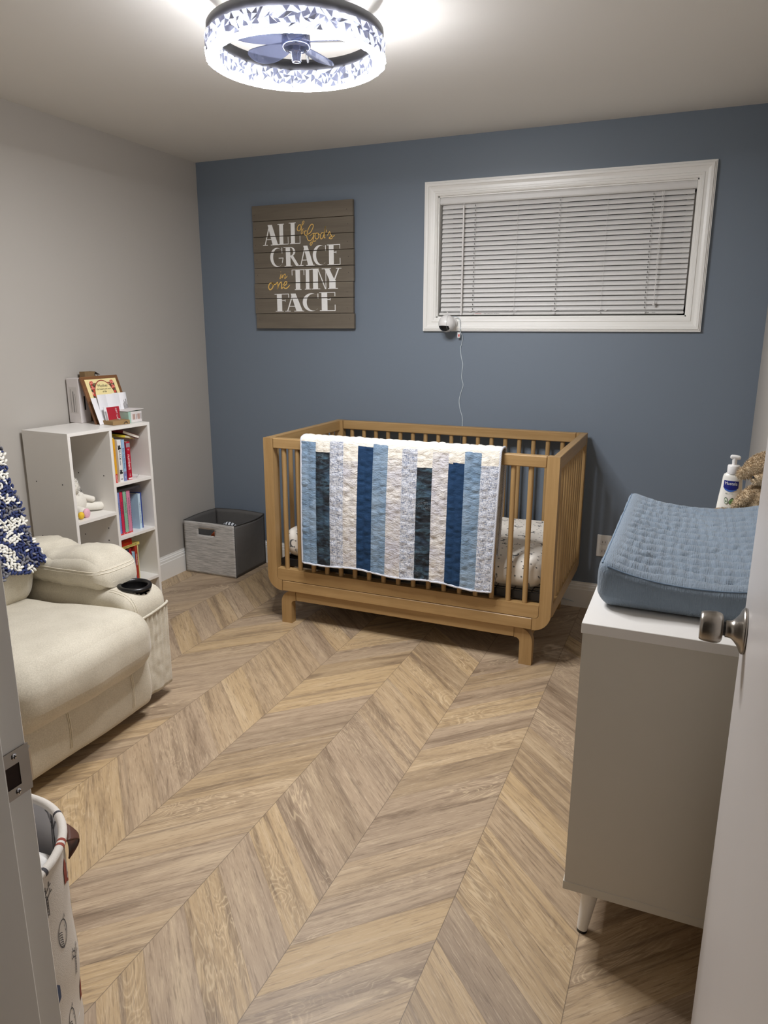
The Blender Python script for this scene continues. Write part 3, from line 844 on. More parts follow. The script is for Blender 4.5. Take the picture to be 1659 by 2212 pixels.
# ------------------------------------------------------------------ ceiling fan light
LX, LY, LZ = 1.579, -1.631, 2.150
fan = thing('ceiling_fan_light', 'round black fan light with glowing crystal ring on the ceiling', 'ceiling fan', (LX, LY, LZ))
BAND = plain('black_band', (36, 36, 40), .45)
mb = MB(); mb.lathe([(.250, .049), (.251, .050), (.251, .080), (.249, .082), (.226, .082), (.224, .080), (.224, .050), (.225, .049), (.25, .049)], 96, M=Matrix.Translation((LX, LY, LZ)))
mb.build('ring_frame', BAND, fan)
def glow(name, col, s, rough=.2):
    m = Mat(name, (130, 134, 150), rough); m.b.inputs['Emission Color'].default_value = rgb(*col); m.b.inputs['Emission Strength'].default_value = s
    return m.m
EM = [glow('crystal_bright', (250, 250, 254), LAMP), glow('crystal_mid', (236, 240, 255), 1.0), glow('crystal_blue', (150, 158, 205), .38), glow('crystal_dark', (110, 116, 150), .16)]
random.seed(11)
def crystal(r, sgn, M):
    n, rows = 128, 4; mb = MB(); vs = []
    for i in range(n):
        for j in range(rows + 1):
            a = 2 * PI * (i + random.uniform(-.42, .42) + .5 * (j % 2)) / n
            z = .050 * (j / rows) + (random.uniform(-.0045, .0045) if 0 < j < rows else 0)
            q = r + sgn * random.uniform(-.0015, .004)
            vs.append((LX + q * math.cos(a), LY + q * math.sin(a), LZ + z))
    k = rows + 1
    for i in range(n):
        i2 = (i + 1) % n
        for j in range(rows):
            A, B, C_, D = i * k + j, i2 * k + j, i2 * k + j + 1, i * k + j + 1
            for f in (([A, B, C_], [A, C_, D]) if random.random() < .5 else ([A, B, D], [B, C_, D])):
                u = random.random(); e = (j in (0, rows - 1))
                mi = (0 if (sgn > 0 and u < (.24, .12, .08, .02)[j]) else (1 if u < (.85, .58, .55, .7)[j] else (2 if u < .90 else 3)))
                mb.f.append(f); mb.mi.append(mi); mb.sm.append(False)
    mb.v = vs
    return mb.build('crystal_band', EM, fan)
crystal(.2545, 1, None); crystal(.2235, -1, None)
mb = MB(); mb.lathe([(.2545, 0), (.250, -.003), (.228, -.003), (.2235, 0)], 96, M=Matrix.Translation((LX, LY, LZ))); mb.build('diffuser_rim', glow('rim_glow', (250, 250, 252), LAMP * 1.0), fan)
# bracket, canopy, hub
mb = MB(); mb.lathe([(0, .17), (.088, .17), (.088, .150), (.082, .135), (.060, .125), (0, .125)], 40, M=Matrix.Translation((LX, LY, LZ))); mb.build('canopy', plain('grey_canopy', (120, 120, 124), .4), fan)
mb = MB()
for a in (20, 110, 200, 290):
    c_, s_ = math.cos(R(a)), math.sin(R(a))
    P = [(LX + q * c_, LY + q * s_, LZ + z) for q, z in ((.06, .135), (.10, .128), (.16, .112), (.21, .088), (.226, .074))]
    mb.tube(catmull(P, 4), .0045, 8)
mb.build('support_arm', BAND, fan)
mb = MB(); mb.tube(catmull([(LX + .05, LY + .02, LZ + .150), (LX + .10, LY - .04, LZ + .165), (LX + .15, LY - .06, LZ + .14), (LX + .19, LY - .07, LZ + .10), (LX + .215, LY - .085, LZ + .078)], 6), .004, 8); mb.build('wire', DARKPL, fan)
BLUEG = Mat('blue_clear_acrylic', (176, 188, 232), .08); BLUEG.b.inputs['Transmission Weight'].default_value = .72; BLUEG.b.inputs['IOR'].default_value = 1.25
HUBM = plain('mirrored_blue_chrome', (130, 138, 172), .12, .8, spread=.02)
mb = MB(); mb.lathe([(0, .125), (.026, .125), (.026, .098), (.040, .094), (.042, .070), (.040, .062), (.034, .058), (.030, .060), (.026, .055), (.022, .058), (.018, .052), (.014, .052), (.014, .030), (.012, .027), (.008, .027), (.007, .034), (0, .034)], 40, M=Matrix.Translation((LX, LY, LZ - .024)))
mb.tube([(LX, LY, LZ + .098), (LX, LY, LZ + .130)], .018, 16)
mb.build('motor_hub', HUBM, fan)
for i in range(5):
    a = R(18 + 72 * i); Mb = Matrix.Translation((LX, LY, LZ + .053)) @ Matrix.Rotation(a, 4, 'Z') @ Matrix.Rotation(R(16), 4, 'X')
    out = catmull([(.030, -.016, 0), (.080, -.034, 0), (.145, -.042, 0), (.188, -.026, 0), (.196, .006, 0), (.175, .032, 0), (.11, .030, 0), (.030, .016, 0)], 6)
    mb = MB(); mb.prism([(p.x, p.y) for p in out], 'z', -.0012, .0012, M=Mb); mb.build('blade', BLUEG.m, fan)

# ------------------------------------------------------------------ dresser
D0, D1, DYN, DYF2 = 2.557, 2.975, -2.222, -1.02
dr = thing('dresser', 'pale grey dresser on white tapered legs behind the open door', 'dresser', (2.766, -1.62, 0))
mb = MB(); mb.box(D0, D1, DYN, DYF2, .787, .810, b=.001); mb.build('top_board', WHITEL, dr)
mb = MB(); mb.box(D0, D1, DYN, DYF2, .150, .172, b=.001); mb.build('bottom_board', DRESS, dr)
for (a, b) in ((DYN + .0015, DYN + .019), (DYF2 - .019, DYF2 - .0015)):
    mb = MB(); mb.box(D0 + .003, D1 - .002, a, b, .172, .787); mb.build('side_panel', DRESS, dr)
mb = MB(); mb.box(D1 - .01, D1 - .002, DYN + .02, DYF2 - .02, .172, .787); mb.build('back_panel', DRESS, dr)
for r in range(3):
    for c in range(2):
        ya = DYN + .022 + c * .580; yb = ya + .574; za = .176 + r * .203; zb = za + .199
        mb = MB(); mb.box(D0 + .003, D0 + .021, ya, yb, za, zb, b=.0015); mb.box(D0 + .021, D1 - .03, ya + .02, yb - .02, za + .02, zb - .04)
        dw = mb.build('drawer', WHITEL, dr)
        mb = MB(); mb.lathe([(.006, 0), (.006, .012), (.014, .018), (.014, .024), (0, .026)], 18, M=Matrix.Translation((D0 + .003, (ya + yb) / 2, (za + zb) / 2)) @ Matrix.Rotation(-PI / 2, 4, 'Y')); mb.build('knob', NICKEL, dw)
for x, dx in ((D0 + .062, -.016), (D1 - .062, .016)):
    for y, dy in ((DYN + .070, -.012), (-1.62, 0), (DYF2 - .070, .012)):
        mb = MB(); mb.tube([(x, y, .151), (x + dx, y + dy, .006)], [.0225, .0125], 24); mb.tube([(x + dx, y + dy, .006), (x + dx, y + dy, .0)], .0125, 20, 1); mb.build('leg', [WHITEL, DARKPL], dr)

# ------------------------------------------------------------------ changing pad
def pad_mat():
    m = Mat('blue_gauze', (126, 142, 158), .9); x, y, z = m.xyz(); v = m.vec(x, y, z)
    m.color(m.mix(m.noise(v, 8, 3), (112, 127, 142), (128, 142, 156)))
    g = (m.noise(m.vec(x * 60, y * 260, z * 60), 1, 3, .6) + m.noise(m.vec(x * 420, y * 50, z * 60), 1, 2, .6) * 1.3)
    m.bump(g, .55, .004); m.b.inputs['Sheen Weight'].default_value = .2; return m.m
PX0, PX1, PY0, PY1, PZ = 2.570, 2.972, -2.125, -1.335, .8105
def padtop(x):
    u = (x - (PX0 + PX1) / 2) / ((PX1 - PX0) / 2)
    return .886 + .036 * abs(u) ** 2.2
mb = MB()
def padfn(p):
    t = (p.z - PZ) / .10
    top = padtop(p.x) - PZ
    q = Vector((p.x, p.y, PZ + top * t))
    # quilting: diamond/wave channels on top
    if t > .93:
        inside = min(1, (p.x - PX0 - .03) / .02, (PX1 - .03 - p.x) / .02, (p.y - PY0 - .02) / .02, (PY1 - .02 - p.y) / .02)
        if inside > 0:
            s = (p.y + .010 * math.sin(p.x * 22 + 1) + .004 * math.sin(p.x * 50 + p.y * 9)) / .056
            g_ = abs(math.sin(PI * s)) ** .55; q.z += (.0115 * g_ - .0085) * inside + .0012 * inside * g_ * math.sin(p.x * 260 + 4 * nz(p, 20, 3))
            s2 = (p.y * .9 + p.x * .75) / .260; f2 = abs((s2 % 1) - .5) * 2; q.z -= .004 * max(0, 1 - (1 - f2) * 14) * inside
            s3 = (p.y * .9 - p.x * .75) / .235; f3 = abs((s3 % 1) - .5) * 2; q.z -= .004 * max(0, 1 - (1 - f3) * 14) * inside
        q.z += .0012 * nz(p, 42)
    else:
        q.y += .002 * nz(p, 25, 5) * (1 if abs(p.y) else 0); q.x += .002 * nz(p, 25, 9)
    # corners of a fitted cover pull in at the bottom
    if t < .3: q.y = q.y * 1.0 + (.010 if q.y < -1.8 else -.010) * (1 - t / .3); q.x += (.008 if q.x < 2.77 else -.008) * (1 - t / .3)
    return q
mb.rbox(PX0, PX1, PY0, PY1, PZ, PZ + .10, .028, 130, fn=padfn)
pad = mb.build('changing_pad', pad_mat()); tag(pad, 'blue quilted contoured changing pad on top of the dresser', 'changing pad')
edge = []
for i in range(61):
    x = PX0 + .02 + (PX1 - PX0 - .04) * i / 60; edge.append((x, PY0 + .0078, padtop(x) - .0080 * (padtop(x) - PZ) / .10))
mb = MB(); mb.tube(edge, .0016, 6); mb.tube([(PX0 + .0080, y, padtop(PX0 + .008) - .0088) for y in [PY0 + .02 + (PY1 - PY0 - .04) * i / 50 for i in range(51)]], .0016, 6)
mb.build('edge_seam', plain('blue_piping', (112, 132, 154), .9), pad)

# ------------------------------------------------------------------ lotion bottle
BX, BY, BZ = 2.862, -1.225, .810
bt = thing('lotion_bottle', 'white pump lotion bottle with a navy label behind the changing pad', 'bottle', (BX, BY, BZ), rot=(0, 0, R(-8)))
bt.scale = (.84, .84, .955)
def oval(prof, n=36, k=.66):
    mb = MB(); mb.lathe(prof, n); mb.v = [(p[0], p[1] * k, p[2]) for p in mb.v]; return mb
mb = oval([(0, 0), (.044, 0), (.046, .004), (.045, .05), (.041, .09), (.036, .125), (.034, .150), (.033, .160), (.030, .168), (.022, .173), (0, .173)])
bod = mb.build('bottle_body', plain('bottle_white', (226, 223, 215), .3, spread=.01), bt)
mb = MB(); mb.lathe([(.0205, .170), (.0215, .172), (.0215, .196), (.0195, .199), (.0065, .200)], 30); mb.build('collar', WHITEP, bt)
mb = MB(); mb.tube([(0, 0, .198), (0, 0, .222)], [.0075, .009], 16); mb.rbox(-.016, .020, -.010, .010, .219, .232, .0062, 6, fn=lambda p: Vector((p.x, p.y * (1 - max(0, p.x) * 22), p.z - max(0, p.x) * .12)))
mb.build('pump_head', WHITEP, bt)
def wrap(x, z, o=.0006):
    """a point of the front face of the bottle"""
    r = .046 if z < .05 else (.046 - (z - .05) * .12)
    r = max(r, .033); a = max(-1.3, min(1.3, x / r))
    return (r * math.sin(a), -(r * .66 + o) * math.cos(a) - o * .3, z)
NAVY = plain('navy_label', (10, 22, 110), .4); MIDB = plain('mid_blue_label', (52, 96, 176), .4); GREENI = plain('avocado_green', (120, 158, 96), .5); DKG = plain('dark_green_ink', (50, 74, 50), .5)
def patch(mb, x0, x1, zf0, zf1, mi, o):
    mb.grid(lambda u, v: wrap(x0 + (x1 - x0) * u, zf0(u) * (1 - v) + zf1(u) * v, o), 12, 3, mi)
mb = MB()
patch(mb, -.029, .027, lambda u: .126 + .0 - .006 * math.sin(PI * u), lambda u: .150 - .001 * u, 0, .0008)
patch(mb, -.024, .022, lambda u: .121 - .007 * math.sin(PI * u), lambda u: .128 - .006 * math.sin(PI * u), 1, .0006)
MT = lambda z, x=0: Matrix.Translation((x, 0, z)) @ Matrix.Rotation(PI / 2, 4, 'X')
def wtext(t, size, x, z, mi, **k):
    s = MB(); text_polys(t, size, Matrix.Identity(4), s, 0, **k)
    mb.add([wrap(p[0] + x, p[1] + z, .0014) for p in s.v], s.f, mi)
wtext('Mustela', .0145, -.001, .1405, 2); wtext('BÉBÉ · LOTION', .0042, -.003, .108, 3)
for i in range(12): pass
wtext('HYDRA BÉBÉ', .0075, -.004, .060, 3); wtext('BODY LOTION', .0065, -.006, .046, 3); wtext('FACE AND BODY', .004, -.006, .038, 3); wtext('LAIT', .006, -.01, .022, 3)
for cxx, rot, fill in ((-.011, .25, 4), (.006, -.45, 5)):
    def av(k, a):
        rr = (.0065 + .0028 * max(0, math.sin(a)) ** 3) * k; px, pz = rr * math.cos(a) * .86, rr * math.sin(a) * 1.2
        return (cxx + px * math.cos(rot) - pz * math.sin(rot), .082 + px * math.sin(rot) + pz * math.cos(rot))
    for k, mi, o in ((1.25, 3, .0010), (1.0, fill, .0014), (.35, 3, .0018)):
        P = [av(k, 2 * PI * i / 20) for i in range(20)]
        mb.add([wrap(p[0], p[1], o) for p in P], [list(range(20))], mi)
mb.build('printed_label', [NAVY, MIDB, WHITEP, DKG, plain('pale_green', (206, 214, 196), .5), GREENI], bod)

# ------------------------------------------------------------------ fur helper
def fur(mb, pts_normals, L, w, mats, droop=.3):
    for p, nrm in pts_normals:
        t = nrm.cross(Vector((random.gauss(0, 1), random.gauss(0, 1), random.gauss(0, 1)))).normalized()
        d = (nrm + t * random.uniform(.2, .9) + Vector((0, 0, -droop))).normalized() * L * random.uniform(.6, 1.2)
        s = d.cross(nrm).normalized() * w if d.cross(nrm).length > 1e-6 else t * w
        mb.add([p - s - nrm * .0005, p + s - nrm * .0005, p + d], [[0, 1, 2]], random.choice(mats))
def surf(mb, n, seed):
    random.seed(seed); out = []; ar = []
    for f in mb.f:
        a, b, c = (Vector(mb.v[i]) for i in f[:3]); ar.append((b - a).cross(c - a).length + 1e-12)
    for i in random.choices(range(len(mb.f)), ar, k=n):
        f = mb.f[i]; P = [Vector(mb.v[q]) for q in f]
        nr = (P[1] - P[0]).cross(P[2] - P[0])
        if nr.length < 1e-10: continue
        u, v = random.random(), random.random(); nr.normalize()
        if len(P) == 4: q = (P[0] * (1 - u) + P[1] * u) * (1 - v) + (P[3] * (1 - u) + P[2] * u) * v
        else: q = P[0] + (P[1] - P[0]) * u * .9 + (P[2] - P[0]) * v * (1 - u)
        out.append((q, nr))
    return out
FURB = [plain('bunny_fur_%s' % n, c, .95, spread=.08, scale=90) for n, c in (('tan', (196, 174, 142)), ('pale', (218, 200, 170)), ('deep', (158, 136, 108)))]
bun = thing('plush_bunny', 'brown fluffy toy bunny with floppy ears beside the lotion bottle', 'soft toy', (2.931, -1.245, .812))
def fuzzy(name, parent, shapes, n, seed, L=.007, mats=None):
    mb = MB()
    for s in shapes: s(mb)
    pn = surf(mb, n, seed); fur(mb, pn, L, .0009, [0, 1, 2])
    return mb.build(name, mats or FURB, parent)
fuzzy('body', bun, [lambda m: m.ball((2.931, -1.265, .880), (.050, .055, .070), n=24), ], 5200, 1)
hd = fuzzy('head', bun, [lambda m: m.ball((2.951, -1.262, .985), (.044, .050, .040), n=22), lambda m: m.ball((2.931, -1.300, .975), (.022, .022, .019), n=14)], 3600, 2)
fuzzy('ear', bun, [lambda m: m.ball((2.916, -1.290, 1.000), (.052, .016, .022), n=18, M=Matrix.Rotation(R(-24), 4, 'Y'))], 2600, 3)
fuzzy('ear', bun, [lambda m: m.ball((2.926, -1.262, 1.022), (.048, .014, .020), n=18, M=Matrix.Rotation(R(-36), 4, 'Y'))], 2200, 4)
fuzzy('arm', bun, [lambda m: m.ball((2.894, -1.300, .905), (.040, .018, .018), n=16, M=Matrix.Rotation(R(-48), 4, 'Y'))], 1600, 5)
fuzzy('foot', bun, [lambda m: m.ball((2.840, -1.300, .858), (.034, .020, .018), n=16)], 1500, 6, .005)
fuzzy('foot', bun, [lambda m: m.ball((2.926, -1.305, .840), (.045, .022, .022), n=16)], 900, 7, .005)
mb = MB(); mb.ball((2.912, -1.318, .982), .004, n=10); mb.build('eye', DARKPL, hd)
# ------------------------------------------------------------------ bookshelf (local frame: x out from the wall, y along it)
SO = (.020, -1.370, 0); SA = R(-3.8)
MS = Matrix.Translation(SO) @ Matrix.Rotation(SA, 4, 'Z')
shelf = thing('bookshelf', 'white open cube bookshelf against the grey wall', 'bookshelf', SO, rot=(0, 0, SA))
F = .285; W0, W1 = -.016, .460; TH = .0145; ST = .975
def lb(name, *a, mat=None, b=.0006):
    mb = MB(); mb.box(*a, b=b); return mb.build(name, mat or WHITEL, shelf)
lb('top_board', 0, F, W0, W1, ST - TH, ST)
s1 = lb('side_panel', 0, F, W0, W0 + TH, 0, ST - TH); s2 = lb('side_panel', 0, F, W1 - TH, W1, 0, ST - TH)
dv = lb('divider', 0, F - .001, .212, .2265, 0, ST - TH)
lb('shelf_board', 0.01, F - .001, .2265, W1 - TH, .6985, .713); lb('shelf_board', 0.01, F - .001, .2265, W1 - TH, .4435, .458)
lb('shelf_board', 0.01, F - .001, .2265, W1 - TH, .1955, .210); lb('shelf_board', 0.01, F - .001, W0 + TH, .212, .5705, .585)
lb('shelf_board', 0.01, F - .001, W0 + TH, .212, .1955, .210); lb('kick_board', .02, .034, W0 + TH, W1 - TH, 0, .06)
lb('back_rail', 0, .012, W0 + TH, .212, .88, ST - TH)
for par, y, s in ((s1, W0, -1), (dv, .212, -1)):
    for x, z in ((.060, .50), (.225, .50), (.060, .75), (.225, .75), (.065, .45), (.22, .44)):
        mb = MB(); mb.lathe([(0, .0004), (.0032, .0004), (.0032, 0)], 10, M=Matrix.Translation((x, y, z)) @ Matrix.Rotation(PI / 2, 4, 'X')); mb.build('peg_hole', DARKPL, par)
def P(x, y, z): return tuple(MS @ Vector((x, y, z)))
PAGE = plain('page_edges', (222, 214, 196), .8, spread=.05, scale=400)
INKW = plain('white_ink', (236, 234, 230), .6)
cm = {}
def cmat(name, c, r=.35):
    if name not in cm: cm[name] = plain(name, c, r, spread=.03)
    return cm[name]
def book(label, color, cname, y0, y1, z0, z1, x1=.262, depth=.15, group=None, bands=(), texts=(), tilt=None, name='book', mats=()):
    """upright book, spine toward the room; local origin at its base centre"""
    w, hh = y1 - y0, z1 - z0
    loc = Vector(P(x1 - depth / 2, (y0 + y1) / 2, z0)); rz = SA
    cov = cmat(cname, color)
    t = thing(name, label, 'book', loc, rot=tilt or (0, 0, SA), group=group)
    mb = MB(); c = min(.0015, w * .2); d = depth / 2
    mb.box(-d, d, -w / 2, -w / 2 + c, 0, hh); mb.box(-d, d, w / 2 - c, w / 2, 0, hh); mb.box(d - c, d, -w / 2, w / 2, 0, hh, b=.0008)
    cv = mb.build('cover', cov, t)
    mb = MB(); mb.box(-d + .003, d - c, -w / 2 + c, w / 2 - c, .002, hh - .002); mb.build('pages', PAGE, t)
    if bands or texts:
        mb = MB(); ml = []
        def mid(m):
            if m not in ml: ml.append(m)
            return ml.index(m)
        for (a, b, m) in bands: mb.box(d - .0002, d + .0003, -w / 2 + .0002, w / 2 - .0002, a * hh, b * hh, mid(m))
        for (s, size, zc, m) in texts:
            Mt = Matrix.Translation((d + .0005, 0, zc * hh)) @ Matrix(((0, 0, 1, 0), (0, 1, 0, 0), (-1, 0, 0, 0), (0, 0, 0, 1)))
            text_polys(s, size, Mt, mb, mid(m))
        mb.build('spine_print', ml, cv)
    return t
G1 = 'books standing on the top right shelf'; DKB = cmat('ink_navy', (38, 44, 88)); BLK = cmat('ink_black', (20, 20, 22)); RED = cmat('ink_red', (196, 44, 40)); WHT = INKW; LAV = cmat('ink_lavender', (120, 130, 178)); ORG = cmat('ink_orange', (214, 120, 40))
book('yellow-orange book with a red foot on its spine, leftmost on the top right shelf', (226, 168, 44), 'cover_amber', .2465, .2595, .713, .916, group=G1, bands=((0, .20, RED),), texts=(('and the time to', .0075, .66, ORG), ('GOLDEN', .008, .10, WHT)))
book('thin yellow book with a green foot, between the amber and white books', (228, 200, 92), 'cover_yellow', .2605, .2695, .713, .921, x1=.245, group=G1, bands=((0, .07, cmat('ink_green', (110, 150, 60))),))
t = book('white book with small black animals on its spine, on the top right shelf', (226, 224, 222), 'cover_white', .2710, .2950, .713, .909, group=G1, texts=(('BLACK', .015, .64, BLK), ('& white', .010, .48, BLK), ('B', .014, .06, BLK)))
mb = MB()
for zc in (.160, .045):
    for (dy, dz, r) in ((-.002, 0, .0065), (.003, .007, .004), (-.005, .008, .0032), (.004, -.004, .005), (-.004, -.006, .004)):
        mb.lathe([(0, .0003), (r, .0003), (r, 0)], 10, M=Matrix.Translation((.0752, dy, zc + dz)) @ Matrix.Rotation(PI / 2, 4, 'Y'))
mb.build('spine_drawing', BLK, t)
book('pale blue book titled Baby\'s First Bible Stories', (150, 184, 216), 'cover_pale_blue', .2965, .3150, .713, .907, group=G1, bands=((0, .17, LAV), (.17, .23, cmat('ink_mauve', (140, 134, 168)))), texts=(("Baby's First Bible Stories", .0098, .55, DKB), ('ZK', .009, .09, WHT)))
book('thin yellow and white book between the pale blue and crimson books', (226, 190, 96), 'cover_straw', .3162, .3215, .713, .900, x1=.245, group=G1, bands=((0, .18, WHT),))
book('crimson book titled numbers, rightmost on the top right shelf', (176, 26, 52), 'cover_crimson', .3240, .3475, .713, .893, group=G1, bands=((.86, .97, cmat('ink_grey', (150, 140, 150))), (.02, .05, WHT)), texts=(('numbers', .021, .47, WHT), ('123', .009, .13, WHT), ('//', .014, .80, WHT)))
def flatbook(label, color, cname, c, rot, size, text=None, tc=None, spine='x+', name='book', group=None, page=PAGE):
    """book lying down; size (depth x, width y, thickness z) about c"""
    a, b, t_ = size
    loc = Vector(P(*c)); t = thing(name, label, 'book', loc, rot=(rot[0], rot[1], rot[2] + SA), group=group)
    cov = cmat(cname, color); k = .0014
    mb = MB(); mb.box(-a / 2, a / 2, -b / 2, b / 2, 0, k); mb.box(-a / 2, a / 2, -b / 2, b / 2, t_ - k, t_); mb.box(a / 2 - k, a / 2, -b / 2, b / 2, 0, t_, b=.0006)
    cv = mb.build('cover', cov, t)
    mb = MB(); mb.box(-a / 2 + .002, a / 2 - k, -b / 2 + .001, b / 2 - .001, k, t_ - k); mb.build('pages', page, t)
    if text:
        mb = MB(); Mt = Matrix.Translation((a / 2 + .0004, 0, t_ / 2)) @ Matrix(((0, 0, 1, 0), (1, 0, 0, 0), (0, 1, 0, 0), (0, 0, 0, 1)))
        text_polys(text[0], text[1], Mt, mb); mb.build('spine_print', tc or BLK, cv)
    return t
G1b = 'books laid across the top right row'
def cornerbook(label, color, cname, corner, th, tilt, size, text, tc, page=PAGE):
    a, b, t_ = size; th, tilt = R(th), R(tilt)
    Mr = Matrix.Rotation(SA, 3, 'Z') @ Matrix.Rotation(-tilt, 3, 'X') @ Matrix.Rotation(-th, 3, 'Z')
    c = Vector(P(*corner)) - Mr @ Vector((a / 2, b / 2, 0))
    t = flatbook(label, color, cname, (0, 0, 0), (0, 0, 0), size, text, tc, group=G1b, page=page)
    t.location = c; t.rotation_euler = Mr.to_euler()
cornerbook('yellow-spined book lying tilted on the top right row of books', (206, 186, 60), 'cover_olive_yellow', (.262, .322, .9155), 66, 13, (.118, .12, .011), ('ALPHABET', .008), BLK)
cornerbook('dark red book with thick white pages, topmost under the shelf top', (104, 22, 30), 'cover_dark_red', (.250, .322, .9345), 84, 20, (.118, .12, .014), ('GOD MADE', .007), cmat('ink_dull_red', (190, 90, 80)), plain('white_pages', (228, 224, 214), .7))
G2 = 'boxed books on the middle right shelf'
for (lab, c, cn, a, b, tx) in (('lavender blue spine, leftmost of the dotted book set', (128, 142, 196), 'cover_lavender', .2425, .2620, 'LITTLE STORIES'), ('crimson spine in the dotted book set', (198, 46, 76), 'cover_rose_red', .2628, .2812, 'BEDTIME TALES'),
                         ('mint green spine in the dotted book set', (140, 182, 156), 'cover_mint', .2820, .3030, 'ANIMALS & ME'), ('pink spine, rightmost of the dotted book set', (206, 132, 158), 'cover_pink', .3038, .3270, 'MY FIRST FAIRY BOOK')):
    t = book(lab, c, cn, a, b, .458, .666, x1=.258, group=G2, bands=((0, .035, RED),), texts=((tx, .0085, .62, DKB), ('x', .008, .02, WHT)))
    mb = MB()
    for i in range(24): mb.box(.0750, .0756, (b - a) / 2 - .0025, (b - a) / 2 - .0005, .012 + i * .0082, .016 + i * .0082)
    mb.build('dotted_edge', DKB, t)
flatbook('dark grey tablet lying across the middle row of books', (58, 56, 60), 'cover_charcoal', (.165, .318, .668), (0, 0, R(-4)), (.20, .145, .012), name='tablet', page=DARKPL); bpy.data.objects[-1] if False else None
book('thick pale blue book with a barcode on the side, standing alone on the middle shelf', (160, 188, 208), 'cover_sky', .366, .3855, .458, .632, x1=.250, bands=((0, 1, cmat('ink_ice', (196, 220, 236))),), texts=(('THE GOING-TO-BED BOOK', .0085, .45, DKB),), tilt=(0, 0, SA + R(12)))
t = book('slim dark blue book behind the thick pale blue book', (24, 60, 150), 'cover_royal', .3875, .3935, .458, .634, x1=.248, tilt=(0, 0, SA + R(12)))
G3 = 'books standing on the bottom right shelf'
for (lab, c, cn, a, b, z1, tx) in (('black book with white print, leftmost on the bottom right shelf', (28, 28, 30), 'cover_black', .240, .262, .375, 'HIGH'), ('white book beside the black one on the bottom right shelf', (220, 218, 214), 'cover_bone', .263, .276, .368, 'ABC'),
        ('navy book on the bottom right shelf', (30, 40, 66), 'cover_navy', .277, .290, .378, 'NIGHT'), ('deep red book on the bottom right shelf', (150, 30, 40), 'cover_deep_red', .291, .307, .380, 'RED'),
        ('light blue book on the bottom right shelf', (140, 176, 200), 'cover_light_blue', .308, .326, .358, 'BLUE SKY'), ('brick red book with white lettering, rightmost thick one on the bottom right shelf', (166, 56, 42), 'cover_brick', .3275, .343, .386, 'COUNTING')):
    book(lab, c, cn, a, b, .210, z1, x1=.258, group=G3, texts=((tx, min(.014, (b - a) * .7), .6, WHT if cn != 'cover_bone' else BLK),))
book('thin cream book, last on the bottom right shelf', (222, 212, 150), 'cover_cream', .344, .3495, .210, .384, x1=.258, group=G3)
G4 = 'books lying on the bottom right row'
flatbook('yellow book titled LEARN WITH ME lying on the bottom right row', (214, 196, 110), 'cover_butter', (.175, .300, .3870), (0, 0, 0), (.165, .123, .013), ('LEARN WITH ME', .0115), BLK, group=G4)
flatbook('red and orange book, topmost of the two lying on the bottom row', (178, 44, 28), 'cover_vermilion', (.175, .277, .4002), (0, 0, 0), (.165, .076, .028), ('Poetry', .011), ORG, group=G4)
# loose cards on the top right shelf
mb = MB()
for i in range(3): mb.box(-.035, .035, -.03, .03, .0001 + i * .0012, .0011 + i * .0012, i % 2, M=Matrix.Rotation(R(12 * i), 4, 'Z'))
o = mb.build('photo_card', [WHITEP, cmat('card_print', (170, 150, 160))], loc=P(.200, .395, .713), rot=(0, 0, R(20))); tag(o, 'small stack of glossy cards by the crimson numbers book', 'cards')

# ------------------------------------------------------------------ white toy lamb on the left shelf
PL = plain('white_plush', (226, 222, 212), .95, spread=.03, scale=120, bump=.3, bscale=500)
PLM = [PL, plain('plush_white_tip', (236, 233, 226), .95), plain('plush_grey_tip', (206, 206, 204), .95)]
toy = thing('plush_lamb', 'white toy lamb sitting on the left bookshelf shelf', 'soft toy', P(.15, .10, .585))
def B(c, r, M=None, n=20): return lambda m: m.ball(P(*c), r, n=n, M=M)
def limb(m, a, b, r0, r1):
    a, b = Vector(P(*a)), Vector(P(*b)); N = 12; pts = []; rs = []
    for i in range(N + 1):
        t = i / N; pts.append(a.lerp(b, t)); e = min(1, math.sin(min(1, (t + .0) * 6) * PI / 2)); e2 = math.sqrt(max(0.02, 1 - max(0, (t - .8) / .2) ** 2))
        rs.append((r0 + (r1 - r0) * t) * (.35 + .65 * e) * e2)
    m.tube(pts, rs, 16)
mb = MB(); B((.150, .102, .640), (.046, .054, .056))(mb); mb.build('body', PL, toy)
mb = MB(); B((.165, .075, .712), (.034, .036, .034))(mb); fur(mb, surf(mb, 1200, 3), .006, .0012, [0, 1, 2]); hd = mb.build('head', PLM, toy)
mb = MB(); B((.160, .086, .738), (.022, .024, .018))(mb); fur(mb, surf(mb, 700, 5), .007, .0012, [0, 1, 2]); mb.build('hair_tuft', PLM, toy)
mb = MB(); mb.tube(catmull([P(.205, .088, .700), P(.203, .096, .694), P(.203, .098, .702), P(.205, .090, .706)], 4, True), .001, 5, closed=True); mb.build('eye', cmat('toy_grey', (90, 88, 84)), hd)
mb = MB(); limb(mb, (.165, .118, .668), (.190, .180, .640), .013, .014); mb.build('arm', PL, toy)
mb = MB(); limb(mb, (.160, .115, .618), (.195, .225, .604), .018, .020); mb.build('leg', PL, toy)
mb = MB(); limb(mb, (.165, .075, .615), (.238, .080, .604), .020, .022); lg = mb.build('leg', PL, toy)
PINK = plain('pink_gingham', (232, 170, 184), .9, spread=.2, scale=300)
mb = MB(); mb.ball(P(.246, .078, .605), (.012, .019, .022), n=16); mb.build('foot_sole', PINK, lg)
ytoy = MB(); ytoy.ball(P(.250, .044, .602), (.014, .014, .0165), n=18); yo = ytoy.build('toy_ball', plain('yellow_plush', (222, 184, 54), .9, spread=.08, scale=120)); tag(yo, 'small yellow toy ball tucked by the lamb on the left shelf', 'toy')

